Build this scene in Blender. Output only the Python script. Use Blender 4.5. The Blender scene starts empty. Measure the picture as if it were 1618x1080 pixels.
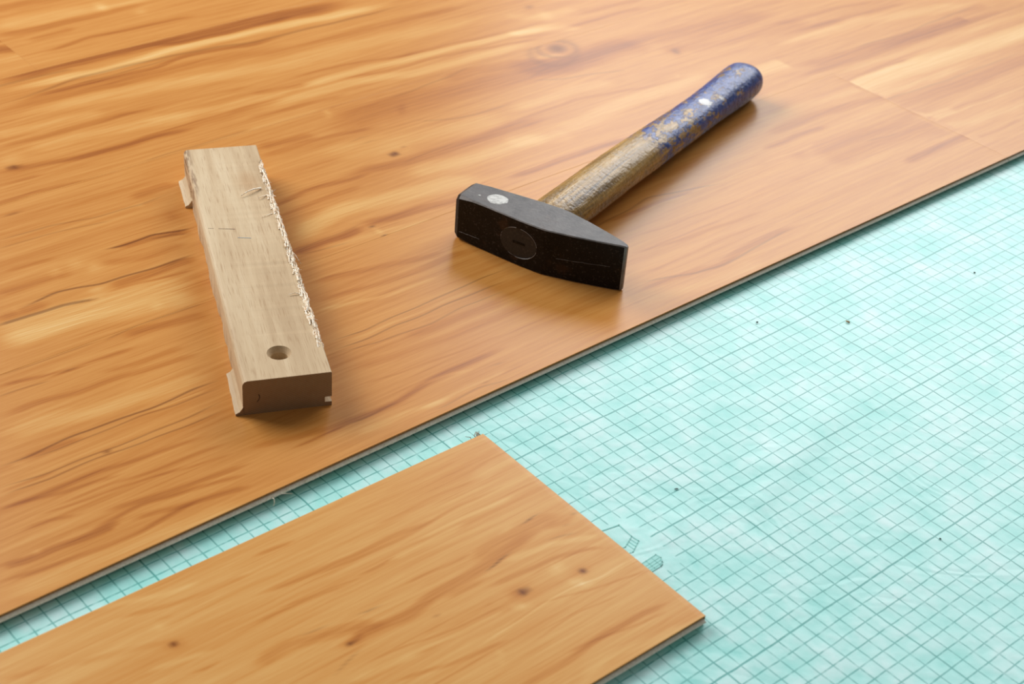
import bpy, bmesh, math, random
import numpy as np
from mathutils import Vector, Matrix

scene = bpy.context.scene
col = scene.collection
R = math.radians

# ------------------------------------------------------------------ camera
cam_d = bpy.data.cameras.new('camera')
cam = bpy.data.objects.new('camera', cam_d)
col.objects.link(cam)
CX = Vector((0.65083987, 0.75602692, 0.06950366))
CY = -Vector((0.46935783, -0.32871253, -0.81954335))
CZ = -Vector((-0.59675011, 0.56601357, -0.56878637))
m = Matrix((CX, CY, CZ)).transposed().to_4x4()
m.translation = Vector((0.529692511, -0.588376403, 0.596249982))
cam.matrix_world = m
cam_d.sensor_width = 36.0
cam_d.lens = 2450.0 / 1618.0 * 36.0
cam_d.clip_start = 0.01
cam_d.dof.use_dof = True
cam_d.dof.focus_distance = 1.03
cam_d.dof.aperture_fstop = 11.0
scene.camera = cam

# ------------------------------------------------------------------ light
world = bpy.data.worlds.new('room_light')
scene.world = world
world.use_nodes = True
bg = world.node_tree.nodes['Background']
bg.inputs[0].default_value = (1.0, 0.97, 0.93, 1)
bg.inputs[1].default_value = 0.17

def window_light(name, loc, target, sx, sy, power, color):
    ld = bpy.data.lights.new(name, 'AREA')
    ld.shape = 'RECTANGLE'; ld.size = sx; ld.size_y = sy
    ld.energy = power; ld.color = color
    o = bpy.data.objects.new(name, ld); col.objects.link(o)
    o.location = loc
    o.rotation_euler = (Vector(target) - Vector(loc)).to_track_quat('-Z', 'Y').to_euler()
    return o
# daylight through the two window fronts of the room: one beyond the laid floor,
# one to the right of it
window_light('window_light_back', (-2.8, -0.75, 1.9), (-0.1, 0.1, 0), 2.2, 1.5, 104, (1.0, 0.985, 0.96))
window_light('window_light_right', (-1.35, 2.75, 1.85), (-0.1, 0.2, 0), 2.8, 1.5, 74, (0.98, 0.99, 1.0))

vs = scene.view_settings
scene.display_settings.display_device = 'sRGB'
vs.view_transform = 'Standard'; vs.look = 'None'
vs.exposure = 0.16; vs.gamma = 1.0
vs.use_curve_mapping = False

# ------------------------------------------------------------------ helpers
def srgb(r, g, b):
    f = lambda c: (c / 255 / 12.92) if c / 255 <= 0.04045 else ((c / 255 + 0.055) / 1.055) ** 2.4
    return (f(r), f(g), f(b), 1.0)

def tag(o, label=None, cat=None, group=None, kind=None):
    if label: o['label'] = label
    if cat: o['category'] = cat
    if group: o['group'] = group
    if kind: o['kind'] = kind
    return o

def link(name, me, mats, parent=None, smooth=False):
    for mt in mats: me.materials.append(mt)
    if smooth:
        me.polygons.foreach_set('use_smooth', [True] * len(me.polygons))
    o = bpy.data.objects.new(name, me); col.objects.link(o)
    if parent is not None: o.parent = parent
    return o

def pymesh(name, verts, faces, midx=None):
    me = bpy.data.meshes.new(name)
    me.from_pydata([tuple(map(float, v)) for v in verts], [], faces)
    if midx is not None: me.polygons.foreach_set('material_index', midx)
    me.update()
    return me

def bake_modifiers(o):
    dg = bpy.context.evaluated_depsgraph_get()
    me = bpy.data.meshes.new_from_object(o.evaluated_get(dg))
    o.modifiers.clear(); old = o.data; o.data = me
    bpy.data.meshes.remove(old)

class NT:
    """small node-tree writer"""
    def __init__(self, name):
        self.m = bpy.data.materials.new(name); self.m.use_nodes = True
        self.t = self.m.node_tree; self.n = self.t.nodes
        self.b = self.n['Principled BSDF']
    def put(self, sock, v):
        if isinstance(v, bpy.types.NodeSocket): self.t.links.new(v, sock)
        else: sock.default_value = v
    def node(self, kind, **kw):
        nd = self.n.new(kind)
        for k, v in kw.items(): setattr(nd, k, v)
        return nd
    def math(self, op, a, b=0.0, c=None, clamp=False):
        nd = self.node('ShaderNodeMath', operation=op, use_clamp=clamp)
        self.put(nd.inputs[0], a); self.put(nd.inputs[1], b)
        if c is not None: self.put(nd.inputs[2], c)
        return nd.outputs[0]
    def vmath(self, op, a, b):
        nd = self.node('ShaderNodeVectorMath', operation=op)
        self.put(nd.inputs[0], a); self.put(nd.inputs[1], b)
        return nd.outputs[0]
    def coord(self, which='Object'):
        return self.node('ShaderNodeTexCoord').outputs[which]
    def sep(self, v):
        nd = self.node('ShaderNodeSeparateXYZ'); self.put(nd.inputs[0], v); return nd.outputs
    def noise(self, vec, scale, detail=3, rough=0.55, dist=0.0):
        nd = self.node('ShaderNodeTexNoise'); self.put(nd.inputs['Vector'], vec)
        nd.inputs['Scale'].default_value = scale; nd.inputs['Detail'].default_value = detail
        nd.inputs['Roughness'].default_value = rough; nd.inputs['Distortion'].default_value = dist
        return nd.outputs[0]
    def noisec(self, vec, scale, detail=2):
        nd = self.node('ShaderNodeTexNoise'); self.put(nd.inputs['Vector'], vec)
        nd.inputs['Scale'].default_value = scale; nd.inputs['Detail'].default_value = detail
        return nd.outputs[1]
    def step(self, v, lo, hi, a=0.0, b=1.0):
        nd = self.node('ShaderNodeMapRange', interpolation_type='SMOOTHSTEP')
        self.put(nd.inputs[0], v)
        nd.inputs[1].default_value = lo; nd.inputs[2].default_value = hi
        nd.inputs[3].default_value = a; nd.inputs[4].default_value = b
        return nd.outputs[0]
    def ramp(self, f, stops):
        nd = self.node('ShaderNodeValToRGB'); self.put(nd.inputs[0], f)
        e = nd.color_ramp.elements
        while len(e) < len(stops): e.new(0.5)
        for el, (p, c) in zip(e, stops): el.position = p; el.color = c
        return nd.outputs[0]
    def mix(self, f, a, b, mode='MIX'):
        nd = self.node('ShaderNodeMix', data_type='RGBA', blend_type=mode)
        self.put(nd.inputs[0], f); self.put(nd.inputs[6], a); self.put(nd.inputs[7], b)
        return nd.outputs[2]
    def bump(self, h, strength, dist):
        nd = self.node('ShaderNodeBump'); self.put(nd.inputs['Height'], h)
        nd.inputs['Strength'].default_value = strength; nd.inputs['Distance'].default_value = dist
        self.t.links.new(nd.outputs[0], self.b.inputs['Normal'])
    def set(self, **kw):
        for k, v in kw.items(): self.put(self.b.inputs[k.replace('_', ' ')], v)
        return self.m

# ------------------------------------------------------------------ materials
def laminate_material(name, shift, pale=0.0):
    t = NT(name)
    co = t.vmath('ADD', t.coord(), shift)
    att = t.node('ShaderNodeAttribute', attribute_name='figure')
    s = t.sep(att.outputs['Vector'])
    tone, line, knot = s[0], s[1], s[2]
    wob = t.vmath('MULTIPLY', t.noisec(t.vmath('MULTIPLY', co, (14, 5, 1)), 1.0, 2), (0.005, 0, 0))
    cw = t.vmath('ADD', co, wob)
    broad = t.noise(t.vmath('MULTIPLY', cw, (60, 3.2, 1)), 1.0, 3, 0.6)
    fine = t.noise(t.vmath('MULTIPLY', cw, (330, 11, 1)), 1.0, 4, 0.65)
    fibre = t.noise(t.vmath('MULTIPLY', cw, (1500, 60, 1)), 1.0, 2, 0.6)
    ridge = t.noise(t.vmath('MULTIPLY', t.vmath('ADD', cw, (7, 3, 0)), (520, 6.5, 1)), 1.0, 3, 0.7)
    hair = t.math('MULTIPLY', t.step(ridge, 0.58, 0.72), 0.26)
    f = t.math('ADD', t.math('SUBTRACT', t.math('ADD', tone, pale), t.math('MULTIPLY', hair, 0.5)), t.math('MULTIPLY', t.math('SUBTRACT', broad, 0.5), 0.30))
    f = t.math('ADD', f, t.math('MULTIPLY', t.math('SUBTRACT', fine, 0.5), 0.34))
    f = t.math('ADD', f, t.math('MULTIPLY', t.math('SUBTRACT', fibre, 0.5), 0.09))
    c = t.ramp(f, [(0.0, srgb(122, 62, 24)), (0.22, srgb(164, 96, 40)), (0.40, srgb(192, 124, 56)),
                   (0.55, srgb(208, 146, 76)), (0.75, srgb(222, 174, 106)), (1.0, srgb(238, 208, 154))])
    c = t.mix(t.math('MULTIPLY', line, 0.8, clamp=True), c, srgb(92, 36, 2))
    c = t.mix(t.math('MULTIPLY', knot, 0.9, clamp=True), c, srgb(100, 42, 6))
    t.bump(fine, 0.05, 0.0004)
    return t.set(Base_Color=c, Roughness=t.math('ADD', t.math('MULTIPLY', fine, 0.10), 0.25), Specular_IOR_Level=0.24)

M = {}
M['laminate'] = laminate_material('laminate_wood_print', (0, 0, 0))
M['laminate_board'] = laminate_material('laminate_wood_print_loose', (3.1, 1.7, 0), 0.12)

t = NT('fibreboard_edge_brown'); n = t.noise(t.coord(), 900, 2)
M['edge'] = t.set(Base_Color=t.ramp(n, [(0.3, srgb(140, 92, 46)), (0.7, srgb(178, 126, 72))]), Roughness=0.75)
t = NT('fibreboard_lip_grey'); n = t.noise(t.coord(), 700, 3)
M['lip'] = t.set(Base_Color=t.ramp(n, [(0.3, srgb(226, 216, 194)), (0.7, srgb(246, 240, 224))]), Roughness=0.7)
t = NT('concrete_screed'); n = t.noise(t.coord(), 30, 6)
M['concrete'] = t.set(Base_Color=t.ramp(n, [(0.3, srgb(120, 118, 114)), (0.7, srgb(150, 148, 143))]), Roughness=0.9)

def underlay_material():
    t = NT('turquoise_underlay_film')
    co = t.coord()
    warp = t.vmath('MULTIPLY', t.vmath('SUBTRACT', t.noisec(co, 17, 3), (0.5, 0.5, 0.5)), (0.0024, 0.0024, 0))
    warp2 = t.vmath('MULTIPLY', t.vmath('SUBTRACT', t.noisec(co, 90, 2), (0.5, 0.5, 0.5)), (0.0007, 0.0007, 0))
    p = t.sep(t.vmath('ADD', t.vmath('ADD', co, warp), warp2))
    o = t.sep(co)
    def lines(x, pitch, half):
        d = t.math('PINGPONG', x, pitch / 2)
        return t.step(d, half * 0.45, half * 1.35, 1.0, 0.0)
    fade = t.step(t.noise(co, 160, 2), 0.30, 0.55, 0.45, 1.0)
    minor = t.math('MAXIMUM', lines(p[0], 0.01, 0.00048), lines(p[1], 0.01, 0.00044))
    minor = t.math('MULTIPLY', minor, fade)
    major = t.math('MAXIMUM', lines(p[0], 0.1, 0.00062), lines(p[1], 0.1, 0.00055))
    g = t.math('MAXIMUM', t.math('MULTIPLY', minor, 0.8), t.math('MULTIPLY', major, 0.9))
    # unprinted box around the printed symbols
    bx = t.math('MULTIPLY', t.step(o[0], 0.0765, 0.0785), t.step(o[0], 0.1245, 0.1265, 1.0, 0.0))
    by = t.math('MULTIPLY', t.step(o[1], -0.0585, -0.0565, 1.0, 0.0), t.step(o[1], -0.1185, -0.1165))
    g = t.math('MULTIPLY', g, t.math('SUBTRACT', 1.0, t.math('MULTIPLY', bx, by)))
    blot = t.noise(co, 24, 3, 0.55)
    cell = t.noise(t.vmath('ADD', co, (4, 4, 0)), 85, 2, 0.5)
    grain = t.noise(co, 1400, 2, 0.6)
    f = t.math('ADD', t.math('MULTIPLY', blot, 0.6), t.math('ADD', t.math('MULTIPLY', cell, 0.3), t.math('MULTIPLY', grain, 0.16)))
    c = t.ramp(f, [(0.36, srgb(142, 218, 212)), (0.52, srgb(168, 227, 223)), (0.70, srgb(200, 234, 234))])
    c = t.mix(g, c, srgb(56, 152, 146))
    crease = t.noise(t.vmath('MULTIPLY', co, (1, 1, 0)), 14, 1, 0.4, 1.6)
    cr = t.math('PINGPONG', crease, 0.09)
    h = t.math('ADD', t.math('MULTIPLY', blot, 1.0), t.math('ADD', t.math('MULTIPLY', cell, 0.5), t.math('ADD', t.math('MULTIPLY', cr, 1.6), t.math('MULTIPLY', grain, 0.05))))
    t.bump(h, 0.22, 0.0025)
    return t.set(Base_Color=c, Roughness=0.32, Specular_IOR_Level=0.38)
M['underlay'] = underlay_material()
t = NT('teal_print'); M['print'] = t.set(Base_Color=srgb(122, 200, 192), Roughness=0.4)
t = NT('teal_print_tint'); M['print_tint'] = t.set(Base_Color=srgb(146, 214, 208), Roughness=0.4)

def beech_material():
    t = NT('beech_wood')
    co = t.coord()
    grain = t.noise(t.vmath('MULTIPLY', co, (190, 9, 190)), 1.0, 3, 0.6)
    rays = t.noise(t.vmath('MULTIPLY', co, (1500, 65, 1500)), 1.0, 1, 0.5)
    broad = t.noise(t.vmath('MULTIPLY', co, (30, 6, 30)), 1.0, 2)
    f = t.math('ADD', t.math('MULTIPLY', grain, 0.5), t.math('MULTIPLY', broad, 0.5))
    c = t.ramp(f, [(0.36, srgb(190, 163, 127)), (0.52, srgb(205, 180, 144)), (0.68, srgb(217, 196, 162))])
    c = t.mix(t.step(rays, 0.56, 0.72, 0.0, 0.42), c, srgb(156, 118, 80))
    p = t.sep(co)
    # dirt along the upper left arris near the far end
    dx = t.math('ABSOLUTE', t.math('SUBTRACT', p[0], 0.0005))
    dirt = t.math('MULTIPLY', t.step(dx, 0.001, 0.0055, 1.0, 0.0), t.step(p[1], 0.215, 0.25))
    dirt = t.math('MULTIPLY', dirt, t.step(p[2], 0.006, 0.012))
    dirt = t.math('MULTIPLY', dirt, t.step(t.noise(t.vmath('MULTIPLY', co, (500, 60, 300)), 1.0, 2), 0.42, 0.6))
    c = t.mix(t.math('MULTIPLY', dirt, 0.75), c, srgb(110, 70, 34))
    # bruised brown patch by the frayed edge
    d = t.node('ShaderNodeVectorMath', operation='DISTANCE')
    t.put(d.inputs[0], t.vmath('MULTIPLY', co, (1, 0.5, 0))); d.inputs[1].default_value = (0.040, 0.1225, 0)
    c = t.mix(t.step(d.outputs['Value'], 0.002, 0.012, 0.4, 0.0), c, srgb(176, 132, 84))
    # growth rings on the sawn end
    arc = t.math('SINE', t.math('MULTIPLY', t.math('ADD', t.math('ADD', p[0], t.math('MULTIPLY', p[2], 1.5)), t.math('MULTIPLY', broad, 0.004)), 2600))
    endm = t.step(p[1], 0.0, 0.0006, 1.0, 0.0)
    c = t.mix(t.math('MULTIPLY', endm, 0.8), c, t.ramp(t.math('ADD', t.math('MULTIPLY', arc, 0.2), 0.5), [(0.2, srgb(112, 78, 46)), (0.8, srgb(144, 106, 66))]))
    t.bump(t.math('SUBTRACT', grain, t.math('MULTIPLY', rays, 0.4)), 0.25, 0.0006)
    return t.set(Base_Color=c, Roughness=0.62, Specular_IOR_Level=0.3)
M['beech'] = beech_material()
t = NT('torn_beech_fibre'); n = t.noise(t.coord(), 500, 2)
M['fibre'] = t.set(Base_Color=t.ramp(n, [(0.33, srgb(226, 190, 150)), (0.45, srgb(248, 230, 202)), (0.6, srgb(255, 248, 234))]), Roughness=0.7)
t = NT('pencil_graphite'); M['pencil'] = t.set(Base_Color=srgb(128, 104, 80), Roughness=0.6)
t = NT('blue_pencil'); M['bluemark'] = t.set(Base_Color=srgb(150, 158, 158), Roughness=0.6)
t = NT('dark_slit'); M['slit'] = t.set(Base_Color=srgb(40, 24, 14), Roughness=0.9)

def steel_material(name, lo, hi, rough, spec=0.45, fleck=0.5):
    t = NT(name)
    co = t.coord()
    n = t.noise(co, 60, 6, 0.7)
    speck = t.step(t.noise(co, 620, 3, 0.6), 0.57, 0.68)
    rust = t.step(t.noise(t.vmath('ADD', co, (3, 1, 2)), 48, 4, 0.6), 0.56, 0.70)
    c = t.ramp(n, [(0.3, lo), (0.72, hi)])
    c = t.mix(t.math('MULTIPLY', rust, 0.35), c, srgb(78, 50, 32))
    c = t.mix(t.math('MULTIPLY', t.math('MULTIPLY', speck, n), fleck), c, srgb(122, 112, 104))
    t.bump(t.math('ADD', n, t.math('MULTIPLY', t.noise(co, 500, 3), 0.3)), 0.25, 0.0012)
    return t.set(Base_Color=c, Roughness=rough, Specular_IOR_Level=spec)
M['steel'] = steel_material('blackened_steel_shaded', srgb(7, 6, 6), srgb(26, 21, 20), 0.42, 0.16, 0.35)  # black steel, base darkened further to carry the front cheek's shade
M['steel_lit'] = steel_material('steel_lit_top', srgb(34, 31, 31), srgb(92, 86, 84), 0.42)  # lighter copy for the upward side: light on the head's top painted in
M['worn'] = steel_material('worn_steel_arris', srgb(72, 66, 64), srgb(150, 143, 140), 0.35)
t = NT('white_paint'); n = t.noise(t.coord(), 420, 4)
M['white'] = t.set(Base_Color=t.ramp(n, [(0.3, srgb(150, 150, 146)), (0.55, srgb(206, 206, 202))]), Roughness=0.45)
t = NT('dirty_end_grain'); n = t.noise(t.coord(), 500, 4)
M['endgrain'] = t.set(Base_Color=t.ramp(n, [(0.3, srgb(18, 14, 12)), (0.6, srgb(34, 28, 24)), (0.8, srgb(70, 58, 48))]), Roughness=0.6)

def handle_material():
    t = NT('worn_ash_handle_blue_lacquer')
    co = t.coord(); p = t.sep(co)
    grain = t.noise(t.vmath('MULTIPLY', co, (420, 16, 420)), 1.0, 4, 0.65)
    broad = t.noise(t.vmath('MULTIPLY', co, (70, 9, 70)), 1.0, 3)
    f = t.math('ADD', t.math('MULTIPLY', grain, 0.6), t.math('MULTIPLY', broad, 0.4))
    wood = t.ramp(f, [(0.38, srgb(76, 58, 34)), (0.46, srgb(142, 110, 58)), (0.56, srgb(180, 142, 76)), (0.70, srgb(206, 174, 114))])
    grime = t.step(t.noise(co, 110, 4, 0.6), 0.55, 0.70, 0.0, 0.5)
    wood = t.mix(grime, wood, srgb(112, 108, 102))
    # grey rubbed sheen on the flank that faces the room's right side
    nrm = t.sep(t.node('ShaderNodeNewGeometry').outputs['Normal'])
    flake = t.noise(t.vmath('MULTIPLY', co, (110, 60, 110)), 1.0, 6, 0.72)
    chips = t.noise(t.vmath('MULTIPLY', co, (420, 260, 420)), 1.0, 3, 0.6)
    k = t.math('ADD', t.math('MULTIPLY', t.math('SUBTRACT', p[1], 0.225), 2.2), t.math('MULTIPLY', t.math('SUBTRACT', flake, 0.47), 3.2))
    k = t.math('ADD', k, t.math('MULTIPLY', t.math('SUBTRACT', chips, 0.5), 0.8))
    mask = t.step(k, 0.0, 0.06)
    mask = t.math('MULTIPLY', mask, t.step(p[1], 0.155, 0.175))
    blue = t.ramp(t.noise(co, 260, 4), [(0.3, srgb(24, 40, 96)), (0.55, srgb(38, 70, 144)), (0.75, srgb(80, 108, 170))])
    c = t.mix(mask, wood, blue)
    def spot(x, y, z, r, amt, colr, c):
        d = t.node('ShaderNodeVectorMath', operation='DISTANCE')
        t.put(d.inputs[0], t.vmath('ADD', co, t.vmath('MULTIPLY', t.vmath('SUBTRACT', t.noisec(co, 330, 3), (0.5, 0.5, 0.5)), (0.006, 0.006, 0.0))))
        d.inputs[1].default_value = (x, y, z)
        return t.mix(t.step(d.outputs['Value'], r * 0.8, r, amt, 0.0), c, colr)
    c = spot(0.0075, 0.2600, 0.0285, 0.0062, 0.95, srgb(222, 222, 220), c)
    c = spot(0.0125, 0.2790, 0.0245, 0.0040, 0.9, srgb(226, 228, 230), c)
    c = spot(0.0170, 0.3560, 0.0190, 0.0030, 0.9, srgb(232, 234, 236), c)
    t.bump(t.math('ADD', t.math('MULTIPLY', mask, 0.5), t.math('ADD', t.math('MULTIPLY', grain, 0.7), t.math('MULTIPLY', t.noise(co, 260, 3), 1.3))), 0.5, 0.0014)
    return t.set(Base_Color=c, Roughness=t.math('ADD', t.math('MULTIPLY', chips, 0.2), 0.19), Specular_IOR_Level=0.5, Coat_Weight=0.1, Coat_Roughness=0.2)
M['handle'] = handle_material()
t = NT('brown_wood_chip'); M['chip'] = t.set(Base_Color=srgb(170, 132, 84), Roughness=0.8)
t = NT('dark_crumb'); M['crumb'] = t.set(Base_Color=srgb(60, 72, 66), Roughness=0.8)
STROKES=[
('4b','d',0.4,10.0,0,[(-763.8,-55),(-763.2,-40),(-761.8,-10),(-761.2,6),(-763.2,39)]),
('4b','p',0.5,14.9,0,[(-725.6,-73),(-727.8,-57),(-725.3,-13),(-721.2,36),(-716.3,73),(-719.0,98)]),
('4b','d',0.5,7.2,0,[(-713.2,-79),(-711.7,-65),(-706.7,-37),(-708.5,-6),(-709.8,27),(-708.5,75),(-709.1,92)]),
('4b','d',0.3,5.9,0,[(-688.0,-54),(-688.4,-39),(-691.9,1)]),
('4b','d',0.5,3.3,0,[(-657.2,-55),(-658.9,-42),(-667.8,-2),(-663.4,41),(-661.9,81),(-656.2,111)]),
('3','d',0.95,12.8,0,[(-624.3,-128),(-626.4,-106),(-632.9,-67),(-631.0,-22),(-629.1,22),(-623.4,66),(-621.5,144),(-615.4,192),(-610.7,244),(-612.1,260)]),
('3','k',0.35,2.3,0,[(-622.2,-122),(-619.5,-109),(-618.9,-74),(-615.4,-39)]),
('3','d',0.4,4.6,0,[(-624.0,27),(-614.6,61),(-612.4,138),(-612.2,187)]),
('3','p',0.9,6.7,0,[(-610.1,-128),(-608.7,-115),(-605.8,-73),(-601.3,-17),(-605.3,32),(-605.1,80),(-600.5,130),(-597.2,180),(-592.2,230),(-589.4,275),(-588.3,292)]),
('3','k',0.45,2.3,0,[(-589.0,-138),(-588.8,-124),(-589.2,-103),(-598.8,-48),(-598.6,-18),(-598.3,12),(-593.7,53),(-590.5,87),(-581.6,118),(-581.7,160),(-580.4,204),(-578.1,257),(-580.6,297)]),
('3','d',0.7,3.9,0,[(-583.4,-113),(-586.4,-90),(-585.2,-55),(-583.3,-12),(-582.8,19),(-588.8,46),(-587.8,69),(-578.7,116),(-578.8,158)]),
('3','k',0.35,1.4,0,[(-588.7,-61),(-587.6,-24),(-590.0,7),(-591.6,47)]),
('3','d',0.4,8.4,0,[(-581.2,-141),(-579.7,-128),(-577.5,-74),(-573.8,-17),(-571.3,43),(-563.1,106),(-559.1,151)]),
('3','p',0.45,11.4,0,[(-560.9,-151),(-561.8,-137),(-560.5,-83),(-555.5,-42),(-550.4,0),(-530.3,84),(-530.7,151),(-528.4,220),(-521.6,289),(-515.9,367)]),
('3','d',0.25,3.3,0,[(-515.2,-85),(-516.2,-35),(-515.6,9),(-506.6,69)]),
('3','p',0.35,7.7,0,[(-538.7,-161),(-539.5,-148),(-535.2,-96),(-529.9,-56)]),
('3','p',0.4,6.7,0,[(-503.3,-57),(-499.5,-30),(-486.6,22),(-483.7,54),(-486.3,101)]),
('3','d',0.35,3.7,0,[(-520.6,-165),(-520.2,-157),(-518.0,-105),(-518.1,-48),(-514.3,-21)]),
('3','p',0.35,9.0,0,[(-504.3,-152),(-504.1,-98),(-492.1,-34),(-486.1,7)]),
('3','d',0.4,5.3,0,[(-473.0,-141),(-473.3,-128),(-470.0,-75),(-473.6,-16),(-473.8,47),(-473.6,92)]),
('3','d',0.45,4.2,0,[(-482.6,-183),(-483.2,-175),(-471.7,-102),(-470.6,-47),(-466.8,-5)]),
('3','k',0.3,1.3,0,[(-440.5,-85),(-440.6,-78),(-440.9,-36),(-442.5,27)]),
('4a','d',0.8,9.9,1,[(-688.6,-105),(-686.3,-86),(-682.3,-70),(-678.2,-61)]),
('4a','p',0.3,5.8,1,[(-663.9,-116),(-663.1,-88),(-663.5,-68)]),
('4a','d',0.4,3.5,1,[(-705.0,-97),(-701.6,-70),(-701.9,-61)]),
('3','d',0.35,5.9,0,[(-555.2,84),(-554.8,100),(-554.5,168),(-553.2,220),(-550.0,293),(-545.5,348)]),
('3','d',0.3,2.1,0,[(-503.9,99),(-503.1,115),(-500.6,156),(-489.1,208),(-483.3,240)]),
('3','d',0.4,2.9,0,[(-487.5,198),(-487.3,220),(-483.8,259),(-477.3,334)]),
('3','p',0.7,6.4,0,[(-484.1,70),(-485.0,103),(-484.2,170),(-481.1,202),(-478.4,255),(-471.7,329),(-467.3,367),(-460.8,406)]),
('3','d',0.4,4.5,0,[(-494.8,53),(-493.8,60),(-487.3,96),(-486.5,112)]),
('3','p',0.55,7.5,0,[(-472.2,31),(-471.3,46),(-469.8,92),(-468.3,141),(-454.0,199),(-450.8,251),(-448.7,309),(-443.8,350)]),
('3','d',0.35,2.6,0,[(-480.5,124),(-480.7,133),(-470.2,176),(-470.0,230),(-456.7,316),(-445.3,361)]),
('3','d',0.3,3.8,0,[(-458.9,22),(-457.9,37),(-455.0,82),(-450.7,128)]),
('3','p',0.25,3.6,0,[(-442.3,12),(-442.5,27),(-440.5,72),(-440.1,94)]),
('2','d',0.5,19.2,0,[(-406.6,57),(-409.7,115),(-409.4,165),(-406.6,215),(-402.4,269),(-395.7,317),(-387.4,368)]),
('2','d',0.35,8.7,0,[(-427.7,205),(-430.2,243),(-422.5,286),(-408.4,328)]),
('2','k',0.3,1.4,0,[(-426.3,144),(-426.4,161),(-431.4,217),(-438.2,255)]),
('2','k',0.28,1.4,0,[(-386.0,138),(-375.0,151),(-366.6,173),(-361.4,195),(-361.5,234)]),
('2','p',0.35,13.5,0,[(-373.3,34),(-364.4,81),(-356.5,124),(-350.6,169),(-346.6,221)]),
('2','d',0.4,3.5,0,[(-397.3,-5),(-396.9,12),(-398.8,44),(-396.2,73),(-386.4,114)]),
('2','d',0.5,6.7,0,[(-337.8,31),(-335.6,60),(-326.5,100),(-327.3,133),(-328.1,167),(-327.6,205),(-322.4,250)]),
('2','k',0.25,1.0,0,[(-327.1,85),(-330.0,119),(-332.3,151)]),
('2','d',0.4,7.4,0,[(-411.7,4),(-407.9,35),(-404.3,63)]),
('2','k',0.25,1.1,0,[(-378.6,70),(-381.2,86),(-378.6,100)]),
('2','k',0.25,1.2,0,[(-370.8,77),(-371.8,90),(-368.4,100)]),
('2','p',0.5,10.1,0,[(-310.7,72),(-309.2,103),(-302.6,146),(-301.8,182),(-296.2,227)]),
('3','p',0.6,7.0,0,[(-472.9,320),(-472.6,329),(-456.1,375),(-450.4,398)]),
('3','p',0.3,10.9,0,[(-502.5,345),(-501.4,354),(-485.3,381),(-480.1,426)]),
('2','p',0.5,4.8,0,[(-419.7,305),(-414.7,328),(-408.7,344)]),
('3','d',0.35,3.3,0,[(-464.7,313),(-462.7,321),(-454.7,374),(-455.5,437),(-450.5,497)]),
('2','d',0.4,15.9,0,[(-394.3,319),(-398.9,363),(-401.2,405),(-390.0,458),(-378.0,534),(-371.4,597)]),
('2','d',0.45,18.8,0,[(-413.7,269),(-398.2,313),(-392.7,347),(-397.3,391),(-385.0,431)]),
('2','k',0.3,1.0,0,[(-390.1,273),(-397.0,302),(-403.3,333)]),
('2','k',0.3,1.6,0,[(-389.4,273),(-374.5,301),(-366.4,332),(-355.5,371)]),
('2','d',0.35,3.1,0,[(-334.9,193),(-334.2,210),(-337.3,286),(-321.8,348),(-313.9,422)]),
('2','p',0.4,10.7,0,[(-297.9,214),(-300.5,252),(-308.9,316),(-306.3,373),(-308.3,437)]),
('2','p',0.35,8.7,0,[(-352.5,217),(-352.3,226),(-352.5,300),(-341.3,347)]),
('2','p',0.3,11.7,0,[(-305.4,177),(-306.0,186),(-289.7,242)]),
('2','d',0.35,13.3,0,[(-365.6,422),(-358.1,468),(-346.5,549),(-340.9,610)]),
('3','d',0.3,4.7,0,[(-477.2,394),(-470.2,472),(-468.0,515)]),
('2','d',0.75,4.3,0,[(-262.8,136),(-262.1,148),(-261.5,173),(-260.7,215),(-259.6,257),(-258.1,285)]),
('2','d',0.3,7.8,0,[(-326.0,513),(-325.6,524),(-328.7,586),(-322.8,639)]),
('2','p',0.4,10.8,0,[(-327.6,504),(-325.6,524),(-315.5,582),(-311.5,650),(-291.9,728),(-277.2,803)]),
('2','d',0.35,3.7,0,[(-352.4,554),(-347.3,644),(-337.1,708)]),
('2','d',0.35,3.6,0,[(-330.4,576),(-325.4,643),(-316.6,734)]),
('2','p',0.7,11.6,1,[(-291.2,420),(-288.4,456),(-288.1,482),(-287.4,505)]),
('2','d',0.55,7.8,1,[(-276.4,494),(-274.2,510),(-270.0,539),(-266.9,595),(-263.1,639),(-261.6,687),(-256.9,747)]),
('2','k',0.3,1.5,0,[(-270.5,575),(-272.9,602),(-271.7,625),(-266.1,655),(-271.5,701),(-271.5,754),(-273.3,798)]),
('2','d',0.5,7.0,0,[(-264.7,475),(-259.1,515),(-255.1,580),(-253.3,651),(-249.5,737),(-243.8,831)]),
('1b','p',0.35,4.3,0,[(-243.7,508),(-242.7,541),(-240.6,610),(-239.7,684),(-232.5,814)]),
('1b','d',0.5,2.5,1,[(-229.0,522),(-229.6,571),(-228.8,619)]),
('1b','p',0.85,14.6,1,[(-213.5,519),(-215.7,577),(-210.7,644),(-205.4,714),(-203.6,771),(-200.8,847)]),
('1b','p',0.6,7.0,1,[(-193.7,526),(-193.3,572),(-188.9,639),(-185.1,685)]),
('1b','p',0.5,5.6,1,[(-224.1,520),(-224.7,589),(-223.7,637)]),
('1b','d',0.18,1.2,1,[(-213.0,550),(-212.4,622),(-207.2,691)]),
('1b','k',0.25,1.5,1,[(-183.8,522),(-181.6,557),(-178.9,601),(-178.3,650),(-176.4,686),(-181.8,738)]),
('1b','d',0.4,11.3,1,[(-174.8,520),(-169.3,564),(-165.4,632),(-164.1,712),(-161.4,785)]),
('1b','p',0.5,5.8,1,[(-156.1,523),(-138.1,534),(-136.9,567)]),
('1b','p',0.45,1.3,1,[(-132.3,526),(-131.7,584),(-128.4,659),(-127.0,731)]),
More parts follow.
